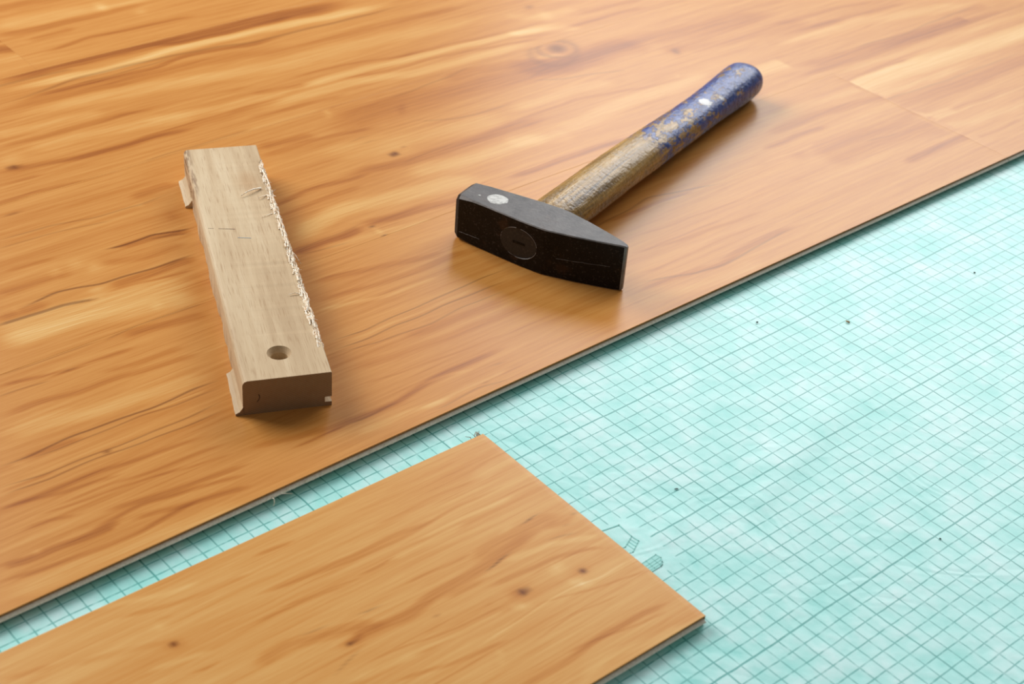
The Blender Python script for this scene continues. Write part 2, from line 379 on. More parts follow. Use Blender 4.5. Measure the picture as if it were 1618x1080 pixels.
('1b','d',0.3,1.4,1,[(-139.2,523),(-136.7,591),(-135.6,669)]),
('1b','p',0.35,7.2,1,[(-117.7,529),(-111.4,555),(-110.5,632)]),
('1b','d',0.35,2.7,1,[(-90.4,533),(-90.0,561),(-91.3,603)]),
('1a','d',0.4,6.0,1,[(-199.1,371),(-199.3,381),(-198.4,443),(-193.3,502),(-187.9,529)]),
('1a','p',0.35,6.5,1,[(-217.1,381),(-217.6,402),(-217.2,465),(-213.5,519)]),
('1a','d',0.45,4.0,0,[(-181.5,351),(-181.6,361),(-182.1,402),(-178.5,440)]),
('1a','d',0.35,20.2,1,[(-142.2,376),(-143.8,419),(-137.6,476),(-127.5,519)]),
('1a','d',0.6,5.4,1,[(-97.1,434),(-99.6,482),(-99.7,516),(-97.2,533)]),
('1a','p',0.4,1.0,0,[(-164.5,332),(-164.5,342),(-163.7,381),(-164.2,406)]),
('1a','k',0.25,1.1,0,[(-141.8,438),(-136.9,467),(-135.6,485)]),
('1a','k',0.5,1.1,0,[(-168.5,133),(-168.2,146),(-171.9,183),(-177.4,214),(-168.7,250),(-159.8,287)]),
('1a','d',0.35,2.0,0,[(-167.6,155),(-168.4,180),(-166.9,230),(-161.6,261)]),
('1a','p',0.4,1.1,0,[(-164.2,186),(-165.0,211),(-163.3,236),(-164.4,311),(-163.2,342)]),
('1a','d',0.5,3.9,0,[(-85.3,105),(-83.3,145),(-76.9,188),(-80.6,218),(-83.2,251),(-81.3,292)]),
('1a','k',0.45,1.3,0,[(-93.0,116),(-85.5,147),(-78.6,165),(-75.4,187),(-75.2,212),(-79.2,247),(-81.6,283)]),
('1a','d',0.35,2.3,0,[(-124.9,138),(-124.8,146),(-117.3,197),(-113.0,245),(-110.9,283)]),
('1a','d',0.3,1.6,0,[(-102.8,124),(-99.0,145),(-100.8,197),(-97.7,268)]),
('1a','d',0.3,1.3,0,[(-141.8,161),(-137.4,200),(-135.3,242),(-133.1,285)]),
('1a','d',0.3,1.2,0,[(-124.5,162),(-122.3,193),(-119.8,243)]),
('1a','p',0.25,6.5,0,[(-74.7,89),(-69.9,131),(-63.4,174),(-61.4,227)]),
('3','d',0.5,3.1,0,[(-438.4,-204),(-439.5,-196),(-442.3,-170),(-438.3,-133),(-431.9,-97)]),
('3','d',0.4,2.3,0,[(-466.2,-191),(-465.8,-183),(-463.2,-146)]),
('2','k',0.35,1.2,0,[(-393.9,-225),(-393.2,-218),(-392.6,-182),(-385.9,-148),(-383.2,-111),(-386.8,-82)]),
('2','d',0.45,6.2,0,[(-394.7,-118),(-397.5,-89),(-396.2,-70)]),
('2','k',0.3,1.0,0,[(-383.2,-230),(-383.0,-223),(-382.7,-187),(-377.9,-153),(-374.5,-135)]),
('2','k',0.95,1.4,0,[(-342.6,-167),(-340.9,-153),(-340.7,-135),(-340.8,-127),(-335.9,-112),(-332.8,-96)]),
('2','d',0.6,4.2,0,[(-340.8,-160),(-339.1,-142),(-338.0,-129),(-334.0,-113),(-329.0,-98)]),
('2','k',0.5,1.4,0,[(-337.9,-137),(-336.1,-130),(-332.1,-114),(-325.7,-100)]),
('2','d',0.4,5.0,0,[(-326.5,-180),(-319.2,-147),(-317.3,-110)]),
('2','k',0.8,1.3,0,[(-306.6,-249),(-309.1,-234),(-311.0,-218),(-308.3,-202),(-304.0,-188),(-303.6,-169),(-302.2,-145),(-300.9,-111)]),
('2','d',0.65,5.4,0,[(-297.0,-189),(-296.7,-160),(-297.8,-135),(-294.8,-114)]),
('2','k',0.4,0.9,0,[(-298.6,-147),(-300.2,-127),(-296.4,-114)]),
('2','k',0.75,2.0,0,[(-297.2,-271),(-297.1,-264),(-296.6,-243),(-294.3,-221),(-288.1,-195)]),
('2','d',0.5,1.5,0,[(-293.0,-194),(-290.5,-164),(-283.5,-123)]),
('2','d',0.5,5.2,0,[(-303.9,-268),(-303.9,-261),(-302.5,-240),(-302.4,-223)]),
('2','d',0.35,4.2,0,[(-331.6,-255),(-331.6,-248),(-329.4,-220),(-325.3,-193)]),
('2','d',0.25,3.0,0,[(-355.1,-237),(-352.5,-215),(-349.7,-192)]),
('2','p',0.6,15.1,0,[(-286.3,-280),(-284.7,-270),(-284.1,-238),(-279.2,-206),(-276.7,-172),(-269.2,-129)]),
('2','p',0.55,10.6,0,[(-278.2,-284),(-275.8,-275),(-273.3,-243),(-269.1,-211),(-263.1,-179),(-256.0,-135)]),
('1a','k',0.4,1.0,0,[(-242.9,-223),(-245.9,-189),(-245.8,-165),(-244.1,-138)]),
('1a','d',0.45,4.7,0,[(-239.4,-210),(-238.6,-193),(-231.4,-144)]),
('2','d',0.5,3.2,0,[(-326.1,-40),(-326.4,-34),(-333.2,-1),(-329.3,40),(-328.7,64)]),
('2','d',0.4,2.7,0,[(-311.8,-44),(-314.9,-7),(-316.5,46)]),
('2','p',0.65,10.7,0,[(-279.7,-59),(-280.6,-44),(-294.4,1),(-290.0,42),(-284.4,83),(-273.6,138)]),
('2','d',0.65,5.5,0,[(-265.2,-64),(-264.9,-56),(-263.7,-35),(-262.5,-14),(-265.3,8)]),
('2','d',0.6,5.6,0,[(-269.6,0),(-267.2,10),(-264.8,30),(-262.7,58),(-257.8,85),(-257.1,108)]),
('2','k',0.3,0.9,0,[(-264.8,-62),(-267.4,-33),(-268.0,-10),(-269.4,9)]),
('2','p',0.35,5.1,0,[(-259.8,-45),(-253.7,-9),(-248.6,25),(-242.5,65)]),
('2','k',0.3,1.0,0,[(-262.0,-60),(-256.6,-40),(-253.2,-12)]),
('1a','d',0.35,3.9,0,[(-224.9,-76),(-216.8,-27),(-204.8,20),(-201.3,41)]),
('1a','d',0.35,1.3,0,[(-225.0,-65),(-223.0,-47),(-220.1,-25)]),
('1a','d',0.4,3.5,0,[(-204.5,-90),(-198.5,-41),(-194.4,-2),(-196.8,36),(-195.5,57)]),
('1a','p',0.4,2.6,0,[(-194.3,-90),(-182.6,-39),(-180.0,15)]),
('1a','k',0.6,0.7,0,[(-158.8,-105),(-156.1,-72),(-159.1,-43),(-159.2,-16),(-160.8,29),(-161.3,61)]),
('1a','p',0.35,1.4,0,[(-153.2,-100),(-151.6,-75),(-153.0,-48),(-152.9,-13),(-153.6,30)]),
('1a','k',0.6,0.8,0,[(-148.8,-109),(-147.1,-78),(-149.2,-51),(-149.1,-30),(-149.8,-9),(-148.4,50)]),
('1a','k',0.45,0.7,0,[(-145.4,-109),(-139.7,-71),(-137.8,-32),(-140.5,-2),(-139.0,42)]),
('1a','d',0.35,4.8,0,[(-135.1,-61),(-133.1,-22),(-128.2,33)]),
('1a','k',0.3,0.8,0,[(-244.9,-296),(-245.2,-289),(-245.6,-257),(-245.2,-235),(-245.1,-220)]),
('1a','d',0.55,2.4,0,[(-235.8,-300),(-235.5,-294),(-232.0,-275),(-227.2,-250),(-226.8,-223),(-224.7,-201)]),
('1a','k',0.5,1.1,0,[(-228.6,-263),(-227.5,-250),(-225.9,-241)]),
('1a','p',0.4,0.9,0,[(-229.0,-276),(-228.5,-255),(-226.3,-239),(-225.3,-224)]),
('1a','k',0.4,0.9,0,[(-226.2,-305),(-225.9,-299),(-225.1,-284),(-223.7,-263)]),
('1a','d',0.5,3.4,0,[(-206.7,-314),(-206.3,-308),(-207.1,-282),(-203.5,-257),(-202.8,-231),(-197.7,-200),(-194.0,-167)]),
('1a','d',0.3,3.2,0,[(-214.2,-241),(-209.3,-210),(-207.3,-177)]),
('1a','p',0.4,8.4,0,[(-189.9,-322),(-189.5,-316),(-187.3,-287),(-180.8,-259),(-176.9,-234),(-172.9,-209),(-170.3,-176)]),
('1a','k',0.8,1.0,0,[(-163.8,-334),(-163.9,-329),(-163.4,-309),(-165.5,-283),(-165.6,-257),(-162.9,-231),(-164.4,-202),(-163.0,-176)]),
('1a','d',0.5,2.7,0,[(-162.7,-319),(-162.7,-305),(-161.4,-290),(-160.9,-274)]),
('1a','k',0.5,0.7,0,[(-161.6,-318),(-158.7,-291),(-160.1,-265),(-160.2,-238),(-157.4,-218),(-155.8,-180)]),
('1a','p',0.4,1.5,0,[(-161.5,-237),(-160.2,-211),(-157.4,-190)]),
('1a','k',0.6,0.7,0,[(-147.1,-342),(-147.2,-337),(-143.1,-310),(-142.8,-274),(-142.5,-248),(-142.2,-216),(-143.4,-187)]),
('1a','k',0.6,0.7,0,[(-140.8,-345),(-140.8,-340),(-138.0,-312),(-138.9,-276),(-137.2,-251),(-135.5,-220),(-135.3,-191)]),
('1a','d',0.45,2.3,0,[(-129.7,-351),(-129.7,-345),(-127.9,-317),(-127.4,-288),(-124.0,-248),(-119.2,-208)]),
('1a','d',0.35,1.6,0,[(-115.0,-324),(-113.3,-285),(-110.0,-256),(-109.1,-225),(-105.9,-205)]),
('1a','d',0.5,2.6,0,[(-94.9,-305),(-90.3,-268),(-86.6,-239),(-83.0,-207)]),
('1a','d',0.3,1.3,0,[(-107.8,-268),(-100.6,-241),(-97.0,-211)]),
('1a','d',0.35,4.6,0,[(-127.4,-118),(-120.8,-72),(-118.2,-21),(-116.2,22),(-115.3,48)]),
('1a','d',0.3,1.2,0,[(-109.1,-119),(-104.0,-85),(-101.0,-35),(-98.7,7)]),
('1a','d',0.6,3.2,0,[(-82.8,-173),(-82.3,-162),(-82.6,-138),(-79.8,-103),(-86.8,-73),(-88.0,-32),(-85.9,-4)]),
('1a','k',0.5,0.9,0,[(-80.4,-144),(-79.8,-134),(-80.3,-115),(-79.4,-99)]),
('1a','k',0.35,1.0,0,[(-78.1,-35),(-76.5,-28),(-75.0,-21),(-66.8,-16)]),
('1a','d',0.5,1.4,0,[(-80.1,-186),(-80.2,-158),(-79.4,-140)]),
('1a','p',0.45,3.0,0,[(-68.6,-148),(-69.3,-136),(-68.1,-112),(-65.7,-89),(-64.1,-71)]),
('1a','p',0.45,1.9,0,[(-66.3,-101),(-65.7,-89),(-67.0,-62),(-68.1,-19)]),
('1a','k',0.35,0.8,0,[(-59.9,-94),(-59.9,-81),(-62.5,-53),(-58.7,-27)]),
('1a','d',0.4,2.9,0,[(-94.5,-205),(-87.2,-170),(-84.4,-149)]),
('1a','p',0.3,1.5,0,[(-87.2,-85),(-84.9,-61),(-79.8,-39)]),
('1a','d',0.4,1.4,0,[(-144.0,-344),(-143.5,-338),(-141.9,-310),(-141.8,-300)]),
('1a','d',0.4,1.9,0,[(-131.6,-350),(-131.0,-344),(-122.9,-310),(-117.0,-273)]),
('1a','d',0.35,1.2,0,[(-113.6,-334),(-108.8,-298),(-106.7,-269),(-103.2,-239)]),
('1a','d',0.55,2.2,0,[(-85.4,-320),(-85.0,-311),(-86.2,-294),(-88.4,-279),(-83.5,-251),(-75.2,-212)]),
('1a','d',0.4,2.0,0,[(-107.9,-346),(-106.1,-328),(-98.8,-307)]),
('1a','d',0.8,3.5,0,[(-88.2,-370),(-87.5,-365),(-84.4,-349),(-83.8,-335),(-82.0,-322),(-81.1,-303),(-85.2,-293)]),
('1a','d',0.6,2.3,0,[(-78.2,-375),(-75.9,-362),(-71.1,-337),(-69.0,-319),(-67.4,-291),(-72.2,-268),(-73.5,-247)]),
('1a','d',0.5,2.6,0,[(-79.5,-294),(-77.3,-275),(-73.4,-257),(-65.5,-218)]),
('1a','p',0.4,7.5,0,[(-66.2,-381),(-66.0,-376),(-63.4,-341),(-61.2,-304),(-57.8,-267),(-54.4,-225)]),
('L','d',0.35,2.0,0,[(11.8,-257),(17.8,-233),(21.9,-207),(23.9,-177)]),
('L','d',0.4,1.6,0,[(24.6,-241),(25.0,-237),(27.1,-227)]),
('L','p',0.3,2.4,0,[(-4.0,-271),(9.6,-228),(13.6,-202)]),
('L','d',0.3,2.5,0,[(28.7,-292),(35.4,-261),(42.5,-238)]),
('L','p',0.4,2.1,0,[(53.4,-263),(57.3,-242),(60.5,-222)]),
('L','d',0.5,1.1,0,[(67.1,-247),(69.0,-235),(67.5,-223)]),
('L','d',0.3,2.2,0,[(15.7,-324),(16.5,-320),(24.8,-290)]),
('L','d',0.45,1.6,0,[(12.9,-176),(13.2,-170),(15.6,-151),(13.7,-143)]),
('L','d',0.4,2.0,0,[(38.5,-192),(39.4,-187),(41.8,-158),(43.2,-128),(43.7,-96),(47.4,-65)]),
('L','d',0.4,0.9,0,[(57.7,-138),(58.5,-120),(56.8,-106)]),
('L','p',0.4,2.7,0,[(57.5,-117),(58.4,-107),(59.2,-85),(59.5,-57)]),
('L','d',0.3,1.0,0,[(55.9,-203),(56.3,-197),(58.0,-169),(61.7,-141)]),
('L','d',0.35,1.3,0,[(77.6,-121),(79.7,-90),(80.8,-68)]),
('L','d',0.6,4.6,0,[(95.6,-179),(96.7,-170),(97.6,-146),(98.3,-131),(94.3,-112),(93.6,-90),(92.4,-72),(90.0,-51),(86.7,-33),(85.8,-20)]),
('L','d',0.5,4.8,0,[(80.0,-218),(80.5,-212),(80.1,-193),(85.4,-172),(90.4,-156),(97.2,-140)]),
('L','k',0.6,0.7,0,[(82.4,-155),(83.8,-146),(84.1,-134)]),
('L','k',0.35,0.5,0,[(76.4,-189),(78.8,-180),(80.3,-164)]),
('L','k',0.9,0.6,0,[(96.8,-79),(95.9,-69),(94.0,-61),(92.7,-51)]),
('L','d',0.4,2.2,0,[(99.6,-111),(100.0,-89),(99.8,-75)]),
('L','p',0.4,1.4,0,[(120.9,-158),(122.1,-133),(124.6,-114),(125.7,-81)]),
('L','d',0.35,0.7,0,[(113.2,-172),(116.4,-139),(121.0,-111),(122.0,-77)]),
('L','d',0.4,1.6,0,[(132.2,-166),(138.4,-135),(143.7,-95)]),
('L','k',0.4,0.4,0,[(112.7,-189),(107.2,-176),(102.9,-161)]),
('L','p',0.35,2.4,0,[(119.0,-186),(121.7,-158),(125.7,-136)]),
('L','d',0.3,0.9,0,[(54.2,-186),(57.9,-159),(60.6,-130)]),
('L','k',1,0.7,0,[(77.8,-38),(77.3,-30),(76.3,-24),(76.1,-17)]),
('L','d',0.4,4.6,0,[(84.8,-79),(81.9,-53),(81.5,-36),(82.1,-21),(85.4,-6)]),
('L','d',0.45,3.8,0,[(86.2,-31),(90.5,-13),(88.1,0)]),
('L','k',0.35,0.7,0,[(94.9,-35),(98.7,-21),(103.8,-8)]),
('L','d',0.45,1.9,0,[(106.4,-85),(110.1,-54),(110.0,-36),(115.0,-17),(123.4,-3)]),
('L','p',0.45,2.7,0,[(97.0,-66),(99.5,-33),(112.4,1)]),
('L','p',0.3,5.4,0,[(30.4,-36),(27.4,-9),(26.3,11)]),
('L','d',0.3,0.8,0,[(22.4,-29),(21.6,-4),(21.7,12)]),
('L','p',0.45,0.6,0,[(137.3,-117),(137.5,-112),(135.2,-77),(133.8,-42),(136.4,-26),(135.6,4)]),
('L','d',0.35,0.9,0,[(136.2,-100),(134.8,-88),(133.8,-65),(140.7,-37),(146.9,-6),(148.0,7)]),
('L','d',0.3,0.7,0,[(115.7,-63),(113.1,-50),(113.1,-30),(117.7,-6)]),
('L','d',0.5,2.5,0,[(172.5,-125),(173.0,-109),(172.7,-82),(170.6,-52),(170.2,-29),(174.6,-3)]),
('L','d',0.35,1.1,0,[(167.8,-83),(173.8,-44),(177.9,-10)]),
('L','d',0.3,0.6,0,[(152.1,-92),(150.2,-57),(152.7,-24)]),
('L','p',0.3,3.6,0,[(185.0,-88),(184.0,-65),(188.0,-34),(191.1,-10)]),
('L','p',0.4,1.6,0,[(54.2,-93),(54.9,-59),(56.0,-19)]),
('L','d',0.4,1.4,0,[(39.6,-193),(44.7,-150),(48.0,-99),(45.1,-52),(45.5,-14)]),
('L','d',0.3,1.1,0,[(30.2,-108),(30.4,-75),(31.4,-29)]),
]
PATCHES=[
('3','n',0.8,[-485.7,-162.8],[0.0832,0.1888,0.2615,-0.1081]),
('3','q',0.5,[-497.6,-160.2],[0.0252,0.0725,0.1044,-0.0021]),
('4b','q',0.7,[-721.3,39.3],[0.0792,0.1067,0.0415,-0.1381]),
('4b','q',0.4,[-693.1,64.5],[0.0771,0.1352,0.094,-0.0572]),
('2','n',1,[-343.4,92.9],[0.1494,0.2151,0.2365,-0.1]),
('2','q',0.5,[-345.4,95.7],[0.0314,0.0546,0.0715,-0.0058]),
('2','n',0.5,[-348.7,105.4],[0.5955,0.7784,0.5151,-0.3365]),
('2','m',0.3,[-403.3,146.3],[0.1519,0.1987,0.0717,-0.046]),
('2','q',0.6,[-434.6,92.1],[0.1252,0.2588,0.0848,0.0079]),
('2','m',0.45,[-436.0,95.5],[0.1253,0.2579,0.3501,0.0329]),
('2','n',0.75,[-425.1,342.8],[0.0809,0.0857,0.0849,-0.0688]),
('2','r',0.45,[-424.1,341.8],[0.0375,0.0398,0.0428,-0.0346]),
('2','r',0.3,[-420.4,334.6],[0.0305,0.0339,0.0295,-0.0184]),
('2','n',0.55,[-360.5,434.1],[0.1937,0.1303,0.0109,-0.2409]),
('2','m',0.3,[-366.7,434.1],[0.0534,0.0524,0.0809,-0.0503]),
('3','n',0.4,[-511.9,384.7],[0.1709,0.1948,0.1849,-0.1122]),
('3','q',0.45,[-489.6,384.5],[0.0697,0.059,0.0211,-0.0993]),
('2','q',0.4,[-321.8,396.6],[0.3331,0.3243,0.2145,-0.1354]),
('1a','m',0.35,[-158.0,374.3],[0.0736,0.0742,0.1597,-0.0437]),
('2','q',0.5,[-268.8,805.2],[0.0729,0.0508,0.0835,-0.0505]),
('2','n',0.4,[-422.5,-194.4],[0.058,0.1699,0.5709,-0.0321]),
('2','q',0.55,[-335.6,-189.9],[0.0453,0.1081,0.1182,-0.0313]),
('2','q',0.45,[-327.1,-181.2],[0.0742,0.1377,0.0807,-0.0552]),
('2','q',0.4,[-334.3,-206.1],[0.109,0.2117,0.1022,-0.07]),
('2','q',0.5,[-299.1,-193.9],[0.0627,0.1466,0.1644,-0.0459]),
('2','m',0.35,[-356.0,-101.6],[0.0745,0.126,0.0911,-0.0612]),
('2','q',0.4,[-382.4,-113.9],[0.1443,0.2537,0.2378,-0.1592]),
('2','q',0.4,[-259.5,-170.7],[0.1207,0.208,0.1433,-0.0993]),
('2','q',0.35,[-288.7,-196.0],[0.3847,0.7072,0.4245,-0.2933]),
('2','q',0.4,[-307.2,-249.6],[0.1499,0.1563,0.1061,-0.4742]),
('2','r',0.9,[-254.5,10.3],[0.1266,0.0892,0.0169,-0.3656]),
('2','q',0.5,[-254.5,10.3],[0.1406,0.0991,0.0194,-0.4177]),
('1a','n',0.6,[-141.2,-272.1],[0.3789,0.6913,0.5486,-0.3954]),
('1a','q',0.35,[-160.3,-318.6],[0.1004,0.2038,0.3756,-0.2715]),
('1a','n',0.4,[-141.2,-31.0],[0.7211,0.9162,0.6145,-0.4276]),
('1a','k',0.5,[-64.7,-45.9],[0.5018,0.4878,0.7207,-0.927]),
('1a','q',0.6,[-86.3,-345.0],[0.2478,0.4924,0.3571,-0.2632]),
('L','n',0.8,[45.0,-240.0],[0.1946,0.3434,0.4594,-0.3314]),
('L','m',0.35,[45.9,-239.6],[0.1039,0.1831,0.2107,-0.152]),
('L','q',0.35,[30.0,-239.8],[0.1014,0.182,0.2398,-0.1725]),
('L','n',0.9,[97.4,-165.8],[0.1368,0.3748,0.6586,-0.1046]),
('L','m',0.4,[95.5,-160.4],[-0.0449,0.157,0.2419,0.1522]),
('L','n',0.5,[107.6,-118.9],[0.7234,0.9479,0.8693,-0.624]),
('L','n',0.35,[118.6,-112.6],[0.9207,1.1777,1.1688,-0.8401]),
('L','m',0.4,[115.7,-89.2],[0.9223,1.1407,0.3778,-0.2705]),
('L','n',0.95,[127.2,-31.5],[0.3579,0.3147,0.3153,-0.3752]),
('L','n',0.95,[120.4,-68.8],[0.2072,0.2468,0.2787,-0.1991]),
('L','m',0.5,[119.3,-73.0],[0.1488,0.1786,0.2238,-0.16]),
('L','q',0.6,[133.0,-39.0],[0.0963,0.0848,0.2059,-0.2445]),
('L','q',0.6,[117.3,-41.5],[0.08,0.1599,0.192,-0.0305]),
('L','q',0.35,[75.7,-43.7],[0.0378,0.1569,0.4521,0.0693]),
('L','k',0.35,[88.3,-3.4],[0.8808,0.6226,0.1243,-0.2687]),
('L','k',0.3,[93.7,-12.5],[0.2902,0.3294,0.7538,-0.5314]),
('L','q',0.6,[128.2,-77.0],[0.1075,0.1285,0.2732,-0.1958]),
('L','q',0.3,[149.4,-108.7],[0.2376,0.5329,0.1594,-0.0291]),
]

# ------------------------------------------------------------------ printed figure of the planks
KNOTS = 'nqmrk'
def figure(pid, uu, vv):
    """uu, vv: mm coordinates of the plank's surface points -> tone, line, knot"""
    T = np.zeros_like(uu); L = np.zeros_like(uu); K = np.zeros_like(uu)
    rng = np.random.default_rng(len(pid) * 7 + ord(pid[0]))
    w1, w2 = rng.uniform(0, 6.28, 2)
    for pl, kind, st, hw, hard, pts in STROKES:
        if pl != pid: continue
        v = np.array([a[1] for a in pts], float); u = np.array([a[0] for a in pts], float)
        # smooth the traced course a little
        vs_ = np.linspace(v[0], v[-1], 60); us_ = np.interp(vs_, v, u)
        kk = np.array([1, 2, 3, 2, 1]) / 9.0
        us_[2:-2] = np.convolve(us_, kk, 'same')[2:-2]
        uc = np.interp(vv, vs_, us_) + 0.5 * np.sin(vv / 17.0 + w1) + 0.35 * np.sin(vv / 7.3 + w2)
        ln = v[-1] - v[0]
        soft = max(12.0, 0.16 * ln)
        t0 = 2.0 if hard and pid == '1b' else soft          # figure is cut off sharply at an end joint
        t1 = 2.0 if hard and pid != '1b' else soft
        end = np.clip(np.minimum((vv - v[0]) / t0, (v[-1] - vv) / t1), 0, 1)
        end = end * end * (3 - 2 * end)
        hw_ = max(hw, 0.75) * (0.45 + 0.55 * end)
        x = np.clip(np.abs(uu - uc) / (hw_ * 1.15), 0, 1)
        pr = (1 - x * x) * end * st      # profile across the streak
        if kind != 'k' and hw > 2.0:        # a streak is a bundle of finer rings running with it
            ph = 0.8 * np.sin(vv / 31.0 + w1) + 0.6 * np.sin(vv / 67.0 + hw)
            du_ = uu - uc
            bun = 0.5 + 0.25 * np.sin(du_ * 2.6 + ph + hw) + 0.17 * np.sin(du_ * 4.7 - 1.7 * ph) + 0.16 * np.sin(du_ * 1.3 + 2 * ph)
            pr = pr * (0.62 + 0.62 * bun)
        if kind == 'd': T -= pr * 0.66
        elif kind == 'p': T += pr * 0.62
        else: L = np.maximum(L, pr)
    for pl, kind, st, c, mm in PATCHES:
        if pl != pid: continue
        du = uu - c[0]; dv = vv - c[1]
        d = np.hypot(mm[0] * du + mm[1] * dv, mm[2] * du + mm[3] * dv)
        if kind == 'n':
            K = np.maximum(K, st * np.clip(1.35 - d, 0, 1) ** 0.8); T -= 0.2 * st * np.exp(-(d / 2.2) ** 2)
        elif kind == 'q': T += 0.5 * st * np.exp(-(d / 0.8) ** 2)
        elif kind == 'm': T -= 0.6 * st * np.exp(-(d / 0.8) ** 2)
        elif kind == 'r': L = np.maximum(L, st * np.exp(-((d - 1) / 0.16) ** 2))
        elif kind == 'k': L = np.maximum(L, st * np.clip(1.2 - d, 0, 1))
    T = np.clip(0.5 + T * 0.5, 0.02, 0.98)
    return T, L, K

TH = 0.0065          # plank thickness (m)
def plank_mesh(name, u0, u1, v0, v1, pid, dense, off=(0, 0), nu=290, sv=4.0):
    """deck of one plank (mm in plank coordinates), with bevelled arrises, sides and underside"""
    if pid:
        a, b = max(v0, dense[0]), min(v1, dense[1])
        vs_ = np.concatenate([np.arange(v0, a, 60.0), np.linspace(a, b, int((b - a) / sv) + 2), np.arange(b + 60, v1, 60.0), [v1]]) if v0 < a else \
              np.concatenate([np.linspace(a, b, int((b - a) / sv) + 2), np.arange(b + 60, v1, 60.0), [v1] if v1 > b else []])
        vs_ = np.unique(np.round(vs_, 3))
        us_ = np.concatenate([[u0, u0 + 0.35], np.linspace(u0 + 1.2, u1 - 1.2, nu), [u1 - 0.35, u1]])
    else:
        vs_ = np.array([v0, v0 + 0.4, v1 - 0.4, v1]); us_ = np.array([u0, u0 + 0.35, u1 - 0.35, u1])
    UU, VV = np.meshgrid(us_, vs_)
    Z = np.full_like(UU, TH)
    Z[:, 0] -= 0.00010; Z[:, -1] -= 0.00010
    Z[0, :] = np.minimum(Z[0, :], TH - 0.00008); Z[-1, :] = np.minimum(Z[-1, :], TH - 0.00008)
    n_v, n_u = UU.shape
    verts = np.stack([UU.ravel() * 0.001 + off[0], VV.ravel() * 0.001 + off[1], Z.ravel()], 1)
    idx = np.arange(n_v * n_u).reshape(n_v, n_u)
    q = np.stack([idx[:-1, :-1], idx[:-1, 1:], idx[1:, 1:], idx[1:, :-1]], -1).reshape(-1, 4)
    faces = q.tolist(); mi = [0] * len(faces)
    # sides
    def wall(loop, zlow, inset):
        nonlocal verts
        base = len(verts)
        lw = verts[loop].copy(); lw[:, 2] = zlow
        lw[:, 0] += inset[0]; lw[:, 1] += inset[1]
        verts = np.vstack([verts, lw])
        for i in range(len(loop) - 1):
            faces.append([int(loop[i]), base + i, base + i + 1, int(loop[i + 1])]); mi.append(1)
        return list(range(base, base + len(loop)))
    near = wall(idx[::-1, -1], 0.0, (-0.0014, 0))      # +u side, undercut below
    far = wall(idx[:, 0], 0.0, (0, 0))
    e0 = wall(idx[0, ::-1], 0.0, (0, 0)); e1 = wall(idx[-1, :], 0.0, (0, 0))
    base = len(verts)
    c = np.array([[u0, v0], [u0, v1], [u1 - 1.4, v1], [u1 - 1.4, v0]]) * 0.001
    verts = np.vstack([verts, np.c_[c[:, 0] + off[0], c[:, 1] + off[1], np.zeros(4)]])
    faces.append([base, base + 1, base + 2, base + 3]); mi.append(1)
    me = pymesh(name, verts, faces, mi)
    at = me.attributes.new('figure', 'FLOAT_COLOR', 'POINT')
    buf = np.zeros((len(verts), 4), np.float32); buf[:, 0] = 0.5; buf[:, 3] = 1
    if pid:
        T, L, K = figure(pid, UU.ravel(), VV.ravel())
        k = n_v * n_u
        buf[:k, 0], buf[:k, 1], buf[:k, 2] = T, L, K
    at.data.foreach_set('color', buf.ravel())
    return me

def lip_mesh(name, u1, v0, v1, off=(0, 0), seed=0):
    """lower lip of the click joint standing out below the decor edge"""
    rng = random.Random(seed)
    prof = [(-2.0, 4.6), (0.1, 4.5), (1.4, 3.9), (1.9, 3.3), (1.5, 2.6), (-1.1, 0.15), (-2.0, 0.15)]
    n = max(2, int((v1 - v0) / 12)); verts = []; faces = []
    for i in range(n + 1):
        v = v0 + (v1 - v0) * i / n
        j = rng.uniform(-0.12, 0.12)
        for (a, z) in prof:
            verts.append(((u1 + a + (j if a > 1 else 0)) * 0.001 + off[0], v * 0.001 + off[1], (z + (j * 0.6 if a > 1 else 0)) * 0.001))
    k = len(prof)
    for i in range(n):
        for j in range(k):
            a = i * k + j; b = i * k + (j + 1) % k
            faces.append([a, b, b + k, a + k])
    faces.append(list(range(k))[::-1]); faces.append([n * k + j for j in range(k)])
    return pymesh(name, verts, faces)

def tube(verts, faces, pts, r0, r1=None, sides=4):
    """thin tapering strand along pts, appended to verts and faces"""
    r1 = r0 if r1 is None else r1
    base = len(verts); n = len(pts)
    for i, p in enumerate(pts):
        p = Vector(p)
        d = (Vector(pts[min(i + 1, n - 1)]) - Vector(pts[max(i - 1, 0)])).normalized()
        s = d.cross(Vector((0.13, 0.21, 0.97))).normalized(); w = d.cross(s)
        r = r0 + (r1 - r0) * i / (n - 1)
        for k in range(sides):
            a = 2 * math.pi * k / sides
            verts.append(p + s * (r * math.cos(a)) + w * (r * math.sin(a)))
    for i in range(n - 1):
        for k in range(sides):
            a = base + i * sides + k; b = base + i * sides + (k + 1) % sides
            faces.append([a, b, b + sides, a + sides])
    faces.append([base + k for k in range(sides)][::-1]); faces.append([base + (n - 1) * sides + k for k in range(sides)])

# ------------------------------------------------------------------ setting: floor with its laid planks
s_ = 0.001
fl_v = [(-1.7, -1.5, -0.06), (1.3, -1.5, -0.06), (1.3, 1.9, -0.06), (-1.7, 1.9, -0.06)]
fl_v += [(x, y, -0.0031) for x, y, z in fl_v]
floor = link('floor', pymesh('floor', fl_v, [[3, 2, 1, 0], [4, 5, 6, 7], [0, 1, 5, 4], [1, 2, 6, 5], [2, 3, 7, 6], [3, 0, 4, 7]]), [M['concrete']])
tag(floor, kind='structure')

